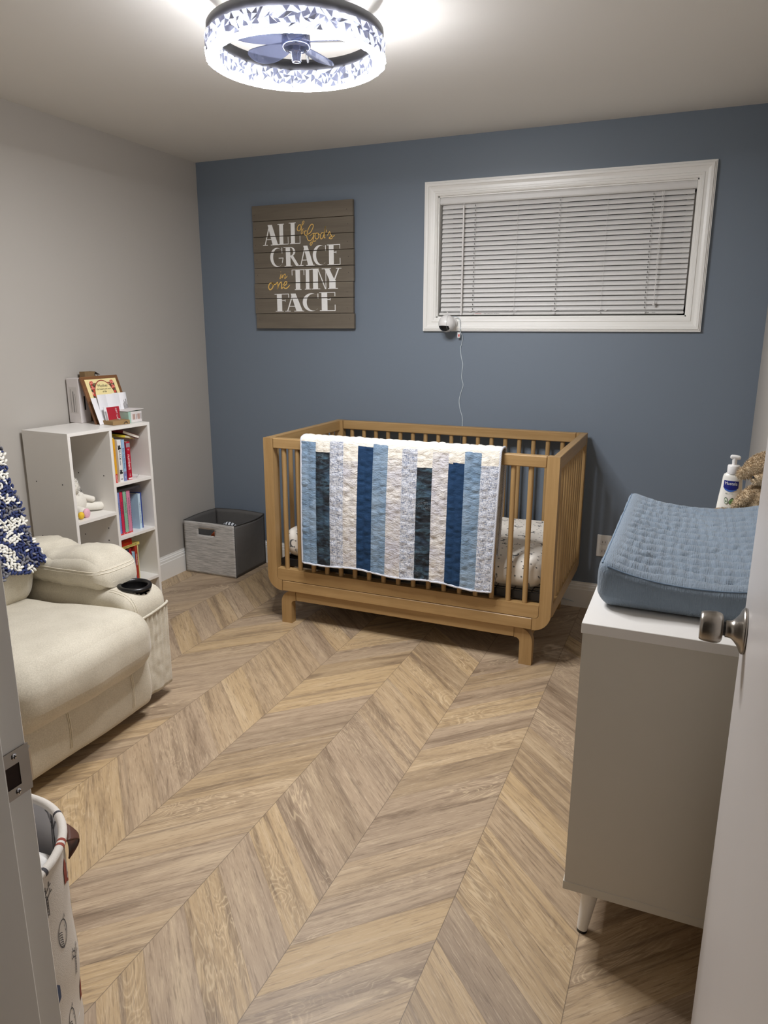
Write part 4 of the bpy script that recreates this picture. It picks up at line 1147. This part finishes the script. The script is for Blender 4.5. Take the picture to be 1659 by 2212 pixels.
# ------------------------------------------------------------------ things on top of the bookshelf
T = ST + .0004
def localbox(name, label, cat, x0, x1, y0, y1, z0, z1, mat, rot=None, b=.001, group=None):
    c = ((x0 + x1) / 2, (y0 + y1) / 2)
    t = thing(name, label, cat, P(c[0], c[1], z0), rot=rot or (0, 0, SA), group=group)
    return t, (x1 - x0) / 2, (y1 - y0) / 2, z1 - z0
CARDW = plain('white_carton', (214, 208, 206), .5); GREYT = cmat('ink_mid_grey', (128, 124, 122), .6)
t, a, b, hh = localbox('paper_box', 'tall white printed carton standing at the back of the bookshelf top', 'box', -.028, .050, .268, .326, T, 1.182, CARDW)
mb = MB(); mb.box(-a, a, -b, b, 0, hh, b=.0015); bx = mb.build('carton', CARDW, t)
mb = MB(); mb.box(-a + .012, a - .012, -b - .0004, -b, .045, hh - .04, 0)
for i in range(3): mb.box(-a + .022 + i * .014, -a + .024 + i * .014 + .004 * (i == 1), -b - .0008, -b - .0004, .05, hh - .05 - .01 * i, 1)
mb.box(a, a + .0005, -.004, .004, .06, .125, 2); mb.build('printed_panel', [cmat('panel_grey', (200, 194, 190)), GREYT, BLK], bx)
# plaque leaning back on the wall
WAL = wood('walnut_plaque', 1, (134, 92, 56), (98, 62, 36), .4)
PLW, PLH = .222, .230; lean = math.asin(.080 / .230)
pq = thing('wall_plaque', 'walnut plaque with a floral Mother verse leaning on the bookshelf top', 'plaque', P(.148, .378, T), rot=(0, -lean, SA))
mb = MB(); mb.box(-.012, 0, -PLW / 2, PLW / 2, 0, PLH, b=.002); mb.box(-.014, -.010, -PLW / 2 + .006, PLW / 2 - .006, .006, PLH - .006); mb.build('board', WAL, pq)
def fl_mat():
    m = Mat('floral_print', (236, 220, 160), .5); x, y, z = m.xyz(); v = m.vec(y, z)
    vn = m.voro(v, 70); sp = m.node('ShaderNodeSeparateXYZ'); m.t.links.new(vn.outputs['Color'], sp.inputs[0]); r = S(m.t, sp.outputs[0])
    c = m.mix(r.gt(.5), (60, 62, 46), (196, 66, 58)); c = m.mix(r.gt(.8), c, (232, 160, 140)); c = m.mix(S(m.t, vn.outputs['Distance']).gt(.55), c, (120, 106, 74))
    m.color(c); return m.m
FLO = fl_mat(); CRM = plain('cream_print', (238, 222, 164), .5); BRD = cmat('print_border', (150, 66, 50))
mb = MB(); f = lambda u, v, o: (o, u, v)
mb.box(0, .0006, -PLW / 2 + .018, PLW / 2 - .018, .018, PLH - .016, 0)
mb.box(.0006, .0010, -.074, .074, .03, PLH - .034, 1)
N = 40
for k, (s_, mi, o) in enumerate(((1.06, 2, .0014), (1.0, 0, .0018))):
    P0 = [(o, .058 * s_ * math.cos(2 * PI * i / N), .120 + .084 * s_ * math.sin(2 * PI * i / N)) for i in range(N)]; mb.add(P0, [list(range(N))], mi)
for (cy, cz) in ((-.060, .196), (.060, .196), (-.062, .172), (.062, .172)):
    for q in range(7):
        aa = q * .9; rr = .0075 if q < 6 else .006; dd = .0065 if q < 6 else 0
        P0 = [(.0022 + q * .00005, cy + dd * math.cos(aa) + rr * .6 * math.cos(2 * PI * i / 12), cz + dd * math.sin(aa) + rr * .6 * math.sin(2 * PI * i / 12)) for i in range(12)]; mb.add(P0, [list(range(12))], 3 + q % 2)
Mt = lambda z: Matrix.Translation((.0024, 0, z)) @ Matrix(((0, 0, 1, 0), (1, 0, 0, 0), (0, 1, 0, 0), (0, 0, 0, 1)))
text_polys('Mother', .020, Mt(.180), mb, 5); text_polys('the heart and soul', .0115, Mt(.164), mb, 5); text_polys('of life', .0115, Mt(.151), mb, 5); text_polys('a mother is the beginning', .007, Mt(.134), mb, 5)
mb.build('printed_verse', [CRM, FLO, BRD, cmat('rose_pink', (226, 146, 130)), cmat('rose_red', (196, 60, 52)), BLK], pq)
mb = MB(); mb.tube([(-.010, -.004 + .009 * math.cos(i * PI / 8), PLH + .008 + .009 * math.sin(i * PI / 8)) for i in range(16)], .0014, 6, closed=True); mb.build('hanging_ring', BLACKM, pq)
KRAFT = plain('kraft_board', (134, 108, 74), .8, spread=.06)
t = thing('open_kraft_box', 'open brown cardboard sleeve behind the leaning plaque', 'box', P(-.004, .374, T), rot=(0, 0, SA))
mb = MB()
for q in ((-.018, .018, -.030, -.028), (-.018, .018, .028, .030), (-.018, -.016, -.028, .028), (.016, .018, -.028, .028)): mb.box(*q, 0, .233)
mb.box(-.018, .018, -.030, .030, 0, .002); mb.add([(-.018, .030, .233), (.018, .030, .233), (.020, .060, .216), (-.014, .060, .216)], [[0, 1, 2, 3]]); mb.build('sleeve', KRAFT, t)
# papers
PAP = plain('white_paper', (226, 225, 228), .7, spread=.015)
def sheet(label, x, y0, y1, z1, lean, folds, seed, name='folded_letter', text=0):
    t = thing(name, label, 'paper', P(x, (y0 + y1) / 2, T), rot=(0, R(-lean), SA), group='papers leaning on the plaque')
    w = (y1 - y0) / 2; hh = z1 - T; mb = MB()
    fn_ = lambda u, v: (.004 * abs(math.sin(u * PI * folds)) + .003 * v * math.sin(u * 5 + seed), -w + 2 * w * u, hh * v)
    mb.grid(fn_, 24, 6, 0, False)
    p_ = mb.build('sheet', PAP, t); mo = p_.modifiers.new('t', 'SOLIDIFY'); mo.thickness = .0008
    if text:
        mb = MB(); random.seed(seed)
        for i in range(6):
            y = w * .3 + i * w * .11; mb.box(.0062, .0065, y, y + .0018, hh * .15, hh * (.15 + random.uniform(.4, .75)))
        mb.build('typed_lines', GREYT, p_)
    return t
sheet('white folded sheet, leftmost of the papers leaning on the plaque', .176, .262, .330, 1.104, 22, 1, 1)
sheet('wide white leaflet in the middle of the papers on the shelf top', .168, .288, .400, 1.112, 12, 2, 2)
sheet('typed white letter, rightmost of the papers on the shelf top', .160, .382, .462, 1.112, 8, 2, 3, text=1)
t = thing('gift_card', 'red GIFT CARD sleeve standing in front of the white papers', 'card', P(.192, .338, T + .0), rot=(0, R(-10), SA))
mb = MB(); mb.box(0, .002, -.052, .042, 0, .082, 0); mb.box(.002, .0024, -.036, .040, .004, .078, 1)
text_polys('GIFT CARD', .013, Matrix.Translation((.0028, .018, .038)) @ Matrix(((0, 0, 1, 0), (0, 1, 0, 0), (-1, 0, 0, 0), (0, 0, 0, 1))), mb, 0)
for i in range(5): mb.box(.002, .0026, -.050 + i * .0022, -.049 + i * .0022, .01, .06, 2)
mb.build('sleeve', [PAP, cmat('gift_red', (170, 36, 52)), GREYT], t)
t = thing('kraft_box', 'low brown kraft box lying on the bookshelf top front', 'box', P(.205, .325, T), rot=(0, 0, SA + R(-8)))
mb = MB(); mb.box(-.050, .050, -.046, .046, 0, .019, b=.0015); mb.build('carton', plain('tan_kraft', (146, 118, 78), .8, spread=.05), t)
mb = MB(); mb.tube(catmull([(.051, .012, .004), (.053, .018, .011), (.053, .027, .011), (.051, .030, .004)], 4), .0012, 5); mb.ball((.008, .018, .0215), (.007, .006, .003), 1, 10); mb.build('string_tie', [BLACKM, CARDW], t)
t = thing('mint_box', 'mint green and white carton at the right end of the bookshelf top', 'box', P(.180, .418, T), rot=(0, 0, SA))
MINT = plain('mint_carton', (156, 190, 176), .5)
mb = MB(); mb.box(-.055, .063, -.044, .038, 0, .053, 0, b=.001); mb.box(.0630, .0636, -.030, .038, .001, .052, 1)
for i in range(2): mb.box(.0638, .0641, -.020 + i * .030, -.004 + i * .030, .014, .040, 2); mb.box(.0638, .0642, .002 + i * .030, .004 + i * .030, .014, .040, 3)
mb.add([(-.05, -.046, .054), (.065, -.046, .054), (.075, .048, .062), (-.04, .05, .060)], [[0, 1, 2, 3]], 1); mb.build('carton', [MINT, CARDW, cmat('label_brown', (176, 150, 140)), BLK], t)
# ------------------------------------------------------------------ recliner (faces +x, back to the grey wall)
rec = thing('recliner', 'beige microsuede recliner armchair with cup holder, beside the bookshelf', 'recliner', (.52, -2.05, 0))
def wr(p, a=.004, s=9): 
    d = Vector((nz(p, s, 1), nz(p, s, 5), nz(p, s, 9))); return p + d * a
mb = MB(); mb.rbox(.10, .93, -2.36, -1.76, .045, .30, .03, 8); mb.build('base', SUEDE, rec)
# seat cushion
def seatfn(p):
    q = p.copy(); u = (p.x - .36) / .66; s = (p.y + 2.065) / .30
    if p.z > .30: q.z += .045 * max(0, u) * (1 - max(0, (u - .85) / .15) * .3) + .018 * (1 - s * s) - .010
    if p.x > .80: q.x += .020 * (1 - s * s) - .030 * max(0, (.30 - p.z)) / .1
    q.y += .010 * (1 if s > 0 else -1) * max(0, u - .6)
    return wr(q, .006, 7)
mb = MB(); mb.rbox(.33, 1.026, -2.365, -1.766, .205, .402, .075, 16, fn=seatfn, puff=.008); seat = mb.build('seat_cushion', SUEDE, rec)
# footrest panel
def footfn(p):
    q = wr(p, .004, 6); s = (p.y + 2.065) / .30
    q.x += .012 * math.sin((p.z - .05) / .2 * PI) 
    return q
mb = MB(); mb.rbox(.895, .975, -2.362, -1.760, .046, .262, .030, 14, fn=footfn); foot = mb.build('footrest', SUEDE, rec)
for y in (-1.87, -2.16):
    mb = MB()
    for dy in (-.003, .003): mb.tube([(.9775 + .012 * math.sin((z - .05) / .2 * PI) - (0 if .09 < z < .235 else .007), y + dy, z) for z in [.080 + .165 * i / 12 for i in range(13)]], .0012, 5)
    mb.build('seam', THREAD, foot)
# arms
def armfn(p):
    q = p.copy()
    if p.z > .25 and p.x > .60: q.z -= .0
    if p.x > .75 and p.z > .3: q.z -= .035 * max(0, (p.x - .80) / .13) ** 2
    q.y += .006 * math.sin(p.z * 12 + p.x * 5)
    return wr(q, .004, 8)
for (ya, yb, near) in ((-1.775, -1.575, 0), (-2.555, -2.355, 1)):
    mb = MB(); mb.rbox(.12, .925, ya, yb, .035, .470, .052, 56, fn=armfn)
    keep = [k for k, f in enumerate(mb.f) if not (sum(mb.v[q][2] for q in f) / 4 > .40 and ((sum(mb.v[q][0] for q in f) / 4 - .852) ** 2 + (sum(mb.v[q][1] for q in f) / 4 - (ya + yb) / 2) ** 2) < .052 ** 2)]
    mb.f = [mb.f[k] for k in keep]; mb.mi = [mb.mi[k] for k in keep]; mb.sm = [mb.sm[k] for k in keep]
    armmb = mb; arm = mb.build('armrest', SUEDE, rec)
    ym = (ya + yb) / 2
    def padf(p):
        q = p.copy(); u = (p.x - .28) / .53
        cre = math.exp(-((p.x - .50 - (p.y - ym) * .35) / .022) ** 2)
        if p.z > .50: q.z += -.006 + .018 * abs(math.sin(max(0, min(1, u)) * PI * 2)) - .016 * cre; q.z -= .030 * max(0, (u - .8) / .2) ** 2
        q.x += (q.z - .50) * .05
        g = math.exp(-((p.x - .50) / .10) ** 2)
        return q + Vector((0, 0, .004 * g * math.sin(p.x * 120 + p.y * 30))) + Vector((nz(p, 9, 1), nz(p, 9, 5), nz(p, 12, 9))) * .006
    mb = MB(); mb.rbox(.24, .800, ya - .004, yb + .004, .452, .580, .055, 22, fn=padf, puff=.010); padmb = mb; ap = mb.build('arm_pad', SUEDE, rec)
    mb = MB()
    for dz in (0, .010):
        rays = [((1.2, ym + .09 - .18 * i / 16, .530 + dz), (-1, 0, 0)) for i in range(17)] + [((x_, ya - .3, .528 + dz - .008 * i / 24), (0, 1, 0)) for i, x_ in enumerate([.775 - .47 * i / 24 for i in range(25)])]
        if near: rays = rays[:17]
        mb.tube(cast_line(padmb, rays, .0006), .0013, 6)
    mb.build('seam', THREAD, ap)
    # cup holder
    cxu, czu = .852, .4665
    mb = MB(); mb.lathe([(.062, -.004), (.063, .002), (.060, .007), (.052, .008), (.047, .004), (.046, -.004), (.044, -.060), (0, -.062)], 40, M=Matrix.Translation((cxu, ym, czu)) @ Matrix.Rotation(R(4), 4, 'Y'))
    mb.build('cup_holder', DARKPL, arm)
    # front pocket with gathered top
    def pockf(u, v):
        y = ya + .012 + (yb - ya - .024) * u; z = .050 + .325 * v
        z += .020 * (u - .5) * v
        e = math.sin(PI * min(1, max(0, u))) ** .35
        fold = .0055 * math.sin(u * 46 + 2 * math.sin(v * 3)) * v ** 2 + .006 * nz((u, v, 0), 4.5, 3) * (1 - v) + .004 * nz((u, v * 2, 0), 7, 6)
        return (.921 + (.012 + fold) * e, y, z)
    mb = MB(); mb.grid(pockf, 44, 26); pk = mb.build('front_pocket', SUEDE, rec); mo = pk.modifiers.new('t', 'SOLIDIFY'); mo.thickness = .003
    mb = MB(); mb.tube([(.9225 + .0135 * math.sin(PI * min(1, max(0, i / 30))) ** .35, pockf(i / 30, 1)[1], pockf(i / 30, 1)[2]) for i in range(31)], .0048, 10); mb.build('pocket_band', THREAD if False else SUEDE, pk)
    mb = MB()
    for dy in (0, .008):
        rays = [((.80 + .11 * i / 10, ya + .022 + dy, .8), (0, 0, -1)) for i in range(11)] + [((1.2, ya + .022 + dy, .445 - .07 * i / 8), (-1, 0, 0)) for i in range(9)]
        mb.tube(cast_line(armmb, rays, .0006), .0014, 6)
    mb.build('seam', THREAD, arm)
# wing cushion at the back of the seat, backrest
mb = MB(); mb.rbox(.27, .43, -1.935, -1.779, .37, .52, .05, 10, fn=lambda p: wr(p, .008, 8)); mb.build('side_cushion', SUEDE, rec)
def backfn(p):
    q = p.copy(); k = (p.z - .36) / .70
    q.x -= .203 * k; q.x += .010 * math.sin(k * PI * 3) * (1 if p.x > .45 else 0)
    if p.z < .56: q.x -= (.56 - p.z) * .55
    return wr(q, .007, 6)
mb = MB(); mb.rbox(.34, .56, -2.345, -1.782, .375, 1.06, .07, 16, fn=backfn, puff=.012); mb.build('backrest', SUEDE, rec)
# crumbs of a snack in the cup
mb = MB(); mb.ball((.860, -1.678, .418), (.018, .011, .009), n=14, fn=lambda p: p + Vector((0, 0, .003 * nz(p, 90)))); sn = mb.build('snack', plain('pale_snack', (220, 186, 110), .8, spread=.1)); tag(sn, 'small yellow snack piece lying in the recliner cup holder', 'snack')

# ------------------------------------------------------------------ crocheted blanket over the backrest
YARN = [plain('navy_yarn', (52, 62, 104), .95, spread=.12, scale=200), plain('white_yarn', (232, 230, 222), .95, spread=.05, scale=200), plain('grey_yarn', (118, 118, 124), .95, spread=.1, scale=200)]
def blpt(u, v, off=0.0):
    """u across (far edge 0), v down the backrest"""
    z = 1.05 - .50 * v - .012 * u + .010 * math.sin(u * 19) * v; k = (z - .36) / .70
    y = -1.825 - .36 * u + .050 * v * v * (1 - u) + .008 * math.sin(v * 14) * (1 - u)
    x = .56 - .203 * k + .010 * math.sin(k * PI * 3) + .020 + off
    if y > -1.79: x -= (y + 1.79) * .8
    return Vector((x, y, z))
mb = MB(); random.seed(21); nu, nv = 32, 44
mb.grid(lambda u, v: blpt(u, v), 14, 20, 0)
for i in range(nu + 1):
    for j in range(nv + 1):
        u, v = (i + .5 * (j % 2)) / nu, j / nv
        if u > 1: continue
        p = blpt(u, v, .006); c = nz((u * 7.5, v * 11, 0), 1, 3) + .35 * nz((u * 17, v * 22, 0), 1, 8)
        mi = 1 if c > .07 else (0 if c > -.22 else 2)
        a = random.uniform(0, PI); Mr = Matrix.Rotation(a, 4, 'X') @ Matrix.Rotation(random.uniform(-.5, .5), 4, 'Y')
        mb.ball(p + Vector((random.uniform(-.002, .004), random.uniform(-.002, .002), random.uniform(-.002, .002))), (.0062, .0048, .0098), mi, 8, M=Mr.to_3x3())
bk = mb.build('crocheted_blanket', YARN); tag(bk, 'chunky navy, white and grey crocheted blanket draped over the recliner back', 'blanket')

# ------------------------------------------------------------------ fabric hamper by the doorway
HX, HY, HZ = 1.550, -2.952, .458; HR = .190
ham = thing('laundry_hamper', 'round fabric hamper printed with trees and hedgehogs by the doorway', 'hamper', (HX, HY, 0))
HF = plain('hamper_canvas', (212, 206, 198), .85, spread=.02, bump=.3, bscale=500)
HIN = plain('hamper_lining', (188, 186, 188), .85, spread=.02)
def hsurf(a, z, off=0):
    r = HR * (.985 + .015 * z / HZ) + .004 * math.sin(a * 7 + z * 9) * (1 - z / HZ) + .003 * math.sin(a * 3 + z * 30) * (1 - z / HZ) + off
    return (HX + r * math.cos(a), HY + r * math.sin(a), z)
mb = MB(); mb.grid(lambda u, v: hsurf(2 * PI * u, .002 + (HZ - .002) * v), 72, 20, 0)
RI = cmat('print_rust', (140, 62, 48), .8); BI = cmat('print_ink', (62, 60, 64), .8); GI = cmat('print_sage', (128, 134, 104), .8); NI = cmat('print_slate', (70, 84, 116), .8)
fb = mb.build('canvas_side', HF, ham)
mb = MB(); hp = lambda u, v, o: hsurf(u / HR, v, .0012 + o)
random.seed(5)
def motif(kind, a0, z0, s):
    A = a0 * HR
    st = lambda pts, w, mi: mb.ribbon([(A + x * s, z0 + y * s) for x, y in pts], w * s, hp, 0, mi)
    if kind == 'tree':
        st([(0, -.9), (.03, -.3), (0, .3), (0, .9)], .05, 1); st([(.14, -.9), (.12, 0), (.08, .3)], .05, 1)
        for y, x in ((.1, .5), (.3, -.5), (.5, .45), (.65, -.4)): st([(.03, y), (x * .6, y + .25), (x, y + .30)], .06, 1); st([(x * .6, y + .25), (x * .7, y + .5)], .05, 1)
        for i in range(6): st([(.03, -.8 + i * .18), (.10, -.78 + i * .18)], .04, 1)
    elif kind == 'hog':
        E = [(.45 * math.cos(t), .8 * math.sin(t)) for t in [2 * PI * i / 24 for i in range(25)]]; st(E, .06, 1)
        for i in range(7): st([(-.40 + .02 * i, .3 - .15 * i), (-.20 + .03 * i, .22 - .16 * i), (-.05, .1 - .16 * i)], .045, 1)
        st([(.2, .75), (.3, 1.0), (.36, .72)], .05, 1); st([(.22, .30), (.24, .26)], .09, 1); st([(.28, .0), (.34, -.05), (.30, -.12)], .05, 1)
    elif kind == 'fox':
        mb.add([hp(A + x * s, z0 + y * s, 0) for x, y in ((-.3, -.6), (.2, -.7), (.35, .2), (.05, .8), (-.25, .3))], [[0, 1, 2, 3, 4]], 0); st([(.1, -.6), (.5, -.9), (.6, -.5)], .2, 0)
    elif kind == 'bird':
        mb.add([hp(A + x * s, z0 + y * s, 0) for x, y in ((-.2, -.7), (.25, -.3), (.2, .5), (-.05, .8), (-.15, .2))], [[0, 1, 2, 3, 4]], 3)
    else: mb.add([hp(A + x * s, z0 + y * s, 0) for x, y in ((-.1, -.9), (.2, -.4), (.15, .5), (-.05, .9), (-.18, .1))], [[0, 1, 2, 3, 4]], 2)
ks = ['tree', 'fox', 'hog', 'leaf', 'bird', 'tree', 'hog', 'fox']; q = 0
for r_ in range(4):
    for c_ in range(15):
        motif(ks[(q + r_ * 3) % 8], -PI + 2 * PI * (c_ + .5 * (r_ % 2)) / 15, .395 - r_ * .105, .036); q += 1
mb.build('printed_animals', [RI, BI, GI, NI], fb)
mb = MB(); mb.grid(lambda u, v: hsurf(2 * PI * u, .05 + (HZ - .05) * v, -.006), 72, 8, 0); mb.lathe([(0, .05), (HR - .006, .05)], 48, M=Matrix.Translation((HX, HY, 0))); mb.build('lining', HIN, ham)
mb = MB(); 
for a0 in (.4, 1.2, 2.0): 
    A = a0 * HR; hi = lambda u, v, o: hsurf(u / HR, v, -.0075)
    mb.ribbon([(A, .30), (A, .38), (A, .46)], .004, hi, 0); mb.ribbon([(A + .012, .30), (A + .010, .40), (A + .005, .46)], .003, hi, 0)
    for s_ in (-1, 1): mb.ribbon([(A, .42), (A + .02 * s_, .45), (A + .03 * s_, .452)], .003, hi, 0)
mb.build('lining_print', BI, ham)
mb = MB(); mb.tube([(HX + HR * math.cos(t), HY + HR * math.sin(t), HZ) for t in [2 * PI * i / 72 for i in range(72)]], .0085, 12, closed=True)
rim = mb.build('rolled_rim', HF, ham)
mb = MB()
for t0, mi in ((.55, 0), (.62, 0), (.20, 1), (.12, 1), (-.06, 2), (-.5, 0), (1.1, 1)):
    mb.tube([(HX + HR * math.cos(t), HY + HR * math.sin(t), HZ) for t in [t0, t0 + .02, t0 + .035]], .0088, 12, mi)
mb.build('rim_print', [RI, BI, GI], rim)
LEA = plain('brown_leather', (82, 46, 32), .5)
mb = MB(); aH = .86
cH = lambda u, v: Vector((HX + (HR + .008 + .020 * math.sin(PI * v)) * math.cos(aH + (u - .5) * .30 * (1 - .75 * math.sin(PI * v))), HY + (HR + .008 + .020 * math.sin(PI * v)) * math.sin(aH + (u - .5) * .30 * (1 - .75 * math.sin(PI * v))), HZ - .008 - .042 * (1 - v)))
mb.grid(cH, 10, 10); lo = mb.build('leather_handle', LEA, ham); mo = lo.modifiers.new('t', 'SOLIDIFY'); mo.thickness = .003
WC = plain('white_cotton', (228, 226, 222), .9, spread=.02, bump=.3, bscale=300)
for (c, r, lab, nm) in (((HX + .035, HY + .085, .370), (.080, .058, .034), 'white folded towel inside the laundry hamper', 'folded_towel'), ((HX + .095, HY + .065, .398), (.046, .045, .030), 'rolled white baby clothing on top in the laundry hamper', 'rolled_clothing')):
    mb = MB(); mb.rbox(c[0] - r[0], c[0] + r[0], c[1] - r[1], c[1] + r[1], c[2] - r[2], c[2] + r[2], .032, 12, fn=lambda p: p + Vector((0, 0, .010 * nz(p, 14) + .004 * math.sin(p.y * 90))))
    o = mb.build(nm, WC); tag(o, lab, 'laundry')
mb = MB(); mb.rbox(HX - .15, HX + .15, HY - .12, HY + .12, .052, .325, .06, 12, fn=lambda p: p + Vector((0, 0, .02 * nz(p, 9)))); o = mb.build('clothes_pile', plain('blue_grey_clothes', (150, 160, 176), .9, spread=.1)); tag(o, 'pale blue-grey clothes filling the hamper below the white towel', 'laundry')

# ------------------------------------------------------------------ grey storage bin in the corner
bn = thing('storage_bin', 'grey fabric storage bin with a cut-out handle in the corner', 'storage bin', (.205, -.19, 0))
def heather():
    m = Mat('heather_grey', (172, 170, 167), .85); x, y, z = m.xyz()
    n = m.noise(m.vec(x * 14, y * 14, z * 260), 1, 4, .65)
    m.color(m.mix(n.step(.3, .7), (146, 145, 142), (206, 203, 199))); m.bump(n, .3, .002); return m.m
HG = heather(); DG = plain('charcoal_fabric', (92, 90, 88), .85, spread=.05); PIPG = plain('dark_piping', (58, 57, 56), .8)
x0, x1, y0, y1, hh = .028, .380, -.345, -.030, BINH
bow = lambda t: math.sin(PI * t)
def side(a, b, nrm, amt, n=20):
    def f(u, v):
        p = Vector(a).lerp(Vector(b), u); k = v ** 2
        return (p.x + nrm[0] * amt * bow(u) * k, p.y + nrm[1] * amt * bow(u) * k, .002 + (hh - .002) * v + .004 * bow(u) * k)
    return f
fr_ = side((x0, y0, 0), (x1, y0, 0), (0, -1), .004); rt = side((x1, y0, 0), (x1 + .0, y1, 0), (1, 0), .030); bk_ = side((x1, y1, 0), (x0, y1, 0), (0, 1), .012); lf = side((x0, y1, 0), (x0, y0, 0), (-1, 0), .004)
mb = MB(); NU_, NV_ = 24, 24
hole = lambda i, j: (7 <= i < 15 and 18 <= j < 21)
vs = [fr_(i / NU_, j / NV_) for i in range(NU_ + 1) for j in range(NV_ + 1)]; mb.v = vs
for i in range(NU_):
    for j in range(NV_):
        if not hole(i, j): mb.f.append([i * (NV_ + 1) + j, (i + 1) * (NV_ + 1) + j, (i + 1) * (NV_ + 1) + j + 1, i * (NV_ + 1) + j + 1]); mb.mi.append(0); mb.sm.append(True)
fp = mb.build('front_panel', HG, bn); mo = fp.modifiers.new('t', 'SOLIDIFY'); mo.thickness = .004; mo.offset = 1
mb = MB(); g = lambda i, j: tuple(Vector(vs[i * (NV_ + 1) + j]) + Vector((0, -.002, 0)))
lp = [g(i, 18) for i in range(7, 16)] + [g(15, j) for j in range(19, 22)] + [g(i, 21) for i in range(14, 6, -1)] + [g(7, j) for j in range(20, 18, -1)]
mb.tube(lp, .002, 6, closed=True); mb.build('handle_trim', HG, fp)
for f_, nm in ((rt, 'side_panel'), (lf, 'side_panel'), (bk_, 'back_panel')):
    mb = MB(); mb.grid(f_, 20, 14); o = mb.build(nm, DG, bn); mo = o.modifiers.new('t', 'SOLIDIFY'); mo.thickness = .004
mb = MB(); mb.box(x0, x1, y0, y1, .001, .005); mb.build('base_panel', DG, bn)
rimp = []
for f_ in (fr_, rt, bk_, lf): rimp += [f_(i / 20, 1) for i in range(20)]
mb = MB(); mb.tube(rimp, .0035, 8, closed=True)
for (X, Y) in ((x0, y0), (x1, y0), (x1, y1), (x0, y1)): mb.tube([(X, Y, .003), (X, Y, hh)], .0022, 6)
mb.build('piping', PIPG, bn)
def stripes():
    m = Mat('black_white_stripe', (220, 222, 226), .8); x, y, z = m.xyz(); m.color(m.mix((x * 330 + y * 120).sin().gt(.35), (216, 220, 226), (30, 34, 40))); return m.m
mb = MB(); mb.ball((.225, -.160, .245), (.050, .040, .028), n=24, M=Matrix.Rotation(R(24), 4, 'Y')); o = mb.build('rolled_blanket', stripes()); tag(o, 'black and white striped rolled cloth inside the grey storage bin', 'cloth')
mb = MB(); mb.ball((.215, -.285, .232), (.060, .020, .024), n=24, M=Matrix.Rotation(R(-35), 4, 'Y')); o = mb.build('orange_toy', plain('orange_plush', (222, 112, 64), .85)); tag(o, 'orange toy seen through the storage bin handle hole', 'toy')
mb = MB(); mb.rbox(.06, .35, -.31, -.06, .006, .190, .05, 10, fn=lambda p: p + Vector((0, 0, .02 * nz(p, 11)))); o = mb.build('blankets', plain('grey_blankets', (120, 122, 126), .9, spread=.1)); tag(o, 'grey blankets filling the bottom of the storage bin', 'cloth')

# ------------------------------------------------------------------ world, camera, view
w = bpy.data.worlds.new('world'); SC.world = w; w.use_nodes = True
w.node_tree.nodes['Background'].inputs[0].default_value = (.5, .5, .52, 1); w.node_tree.nodes['Background'].inputs[1].default_value = .02
cd = bpy.data.cameras.new('camera'); co = bpy.data.objects.new('camera', cd); COL.objects.link(co); SC.camera = co
yaw, pit_, rol, foc = -.4015, -.246, .0019, 1567.29
Fv = Vector((math.sin(yaw) * math.cos(pit_), math.cos(yaw) * math.cos(pit_), math.sin(pit_)))
Rv = Fv.cross(Vector((0, 0, 1))).normalized(); Uv = Rv.cross(Fv)
R2 = Rv * math.cos(rol) + Uv * math.sin(rol); U2 = Uv * math.cos(rol) - Rv * math.sin(rol)
co.matrix_world = Matrix(((R2.x, U2.x, -Fv.x, 2.7295), (R2.y, U2.y, -Fv.y, -3.6897), (R2.z, U2.z, -Fv.z, 1.4045), (0, 0, 0, 1)))
cd.sensor_fit = 'HORIZONTAL'; cd.sensor_width = 36; cd.lens = foc / 1659 * 36; cd.clip_start = .02
SC.view_settings.view_transform = 'Standard'; SC.view_settings.look = 'None'; SC.view_settings.gamma = 1; SC.view_settings.exposure = EXPO
SC.view_settings.use_curve_mapping = False
SC.cycles.use_denoising = True; SC.cycles.max_bounces = 10; SC.cycles.diffuse_bounces = 6; SC.cycles.sample_clamp_indirect = 6; SC.cycles.caustics_reflective = False; SC.cycles.caustics_refractive = False
for o in bpy.data.objects:
    if '_world' in o: del o['_world']
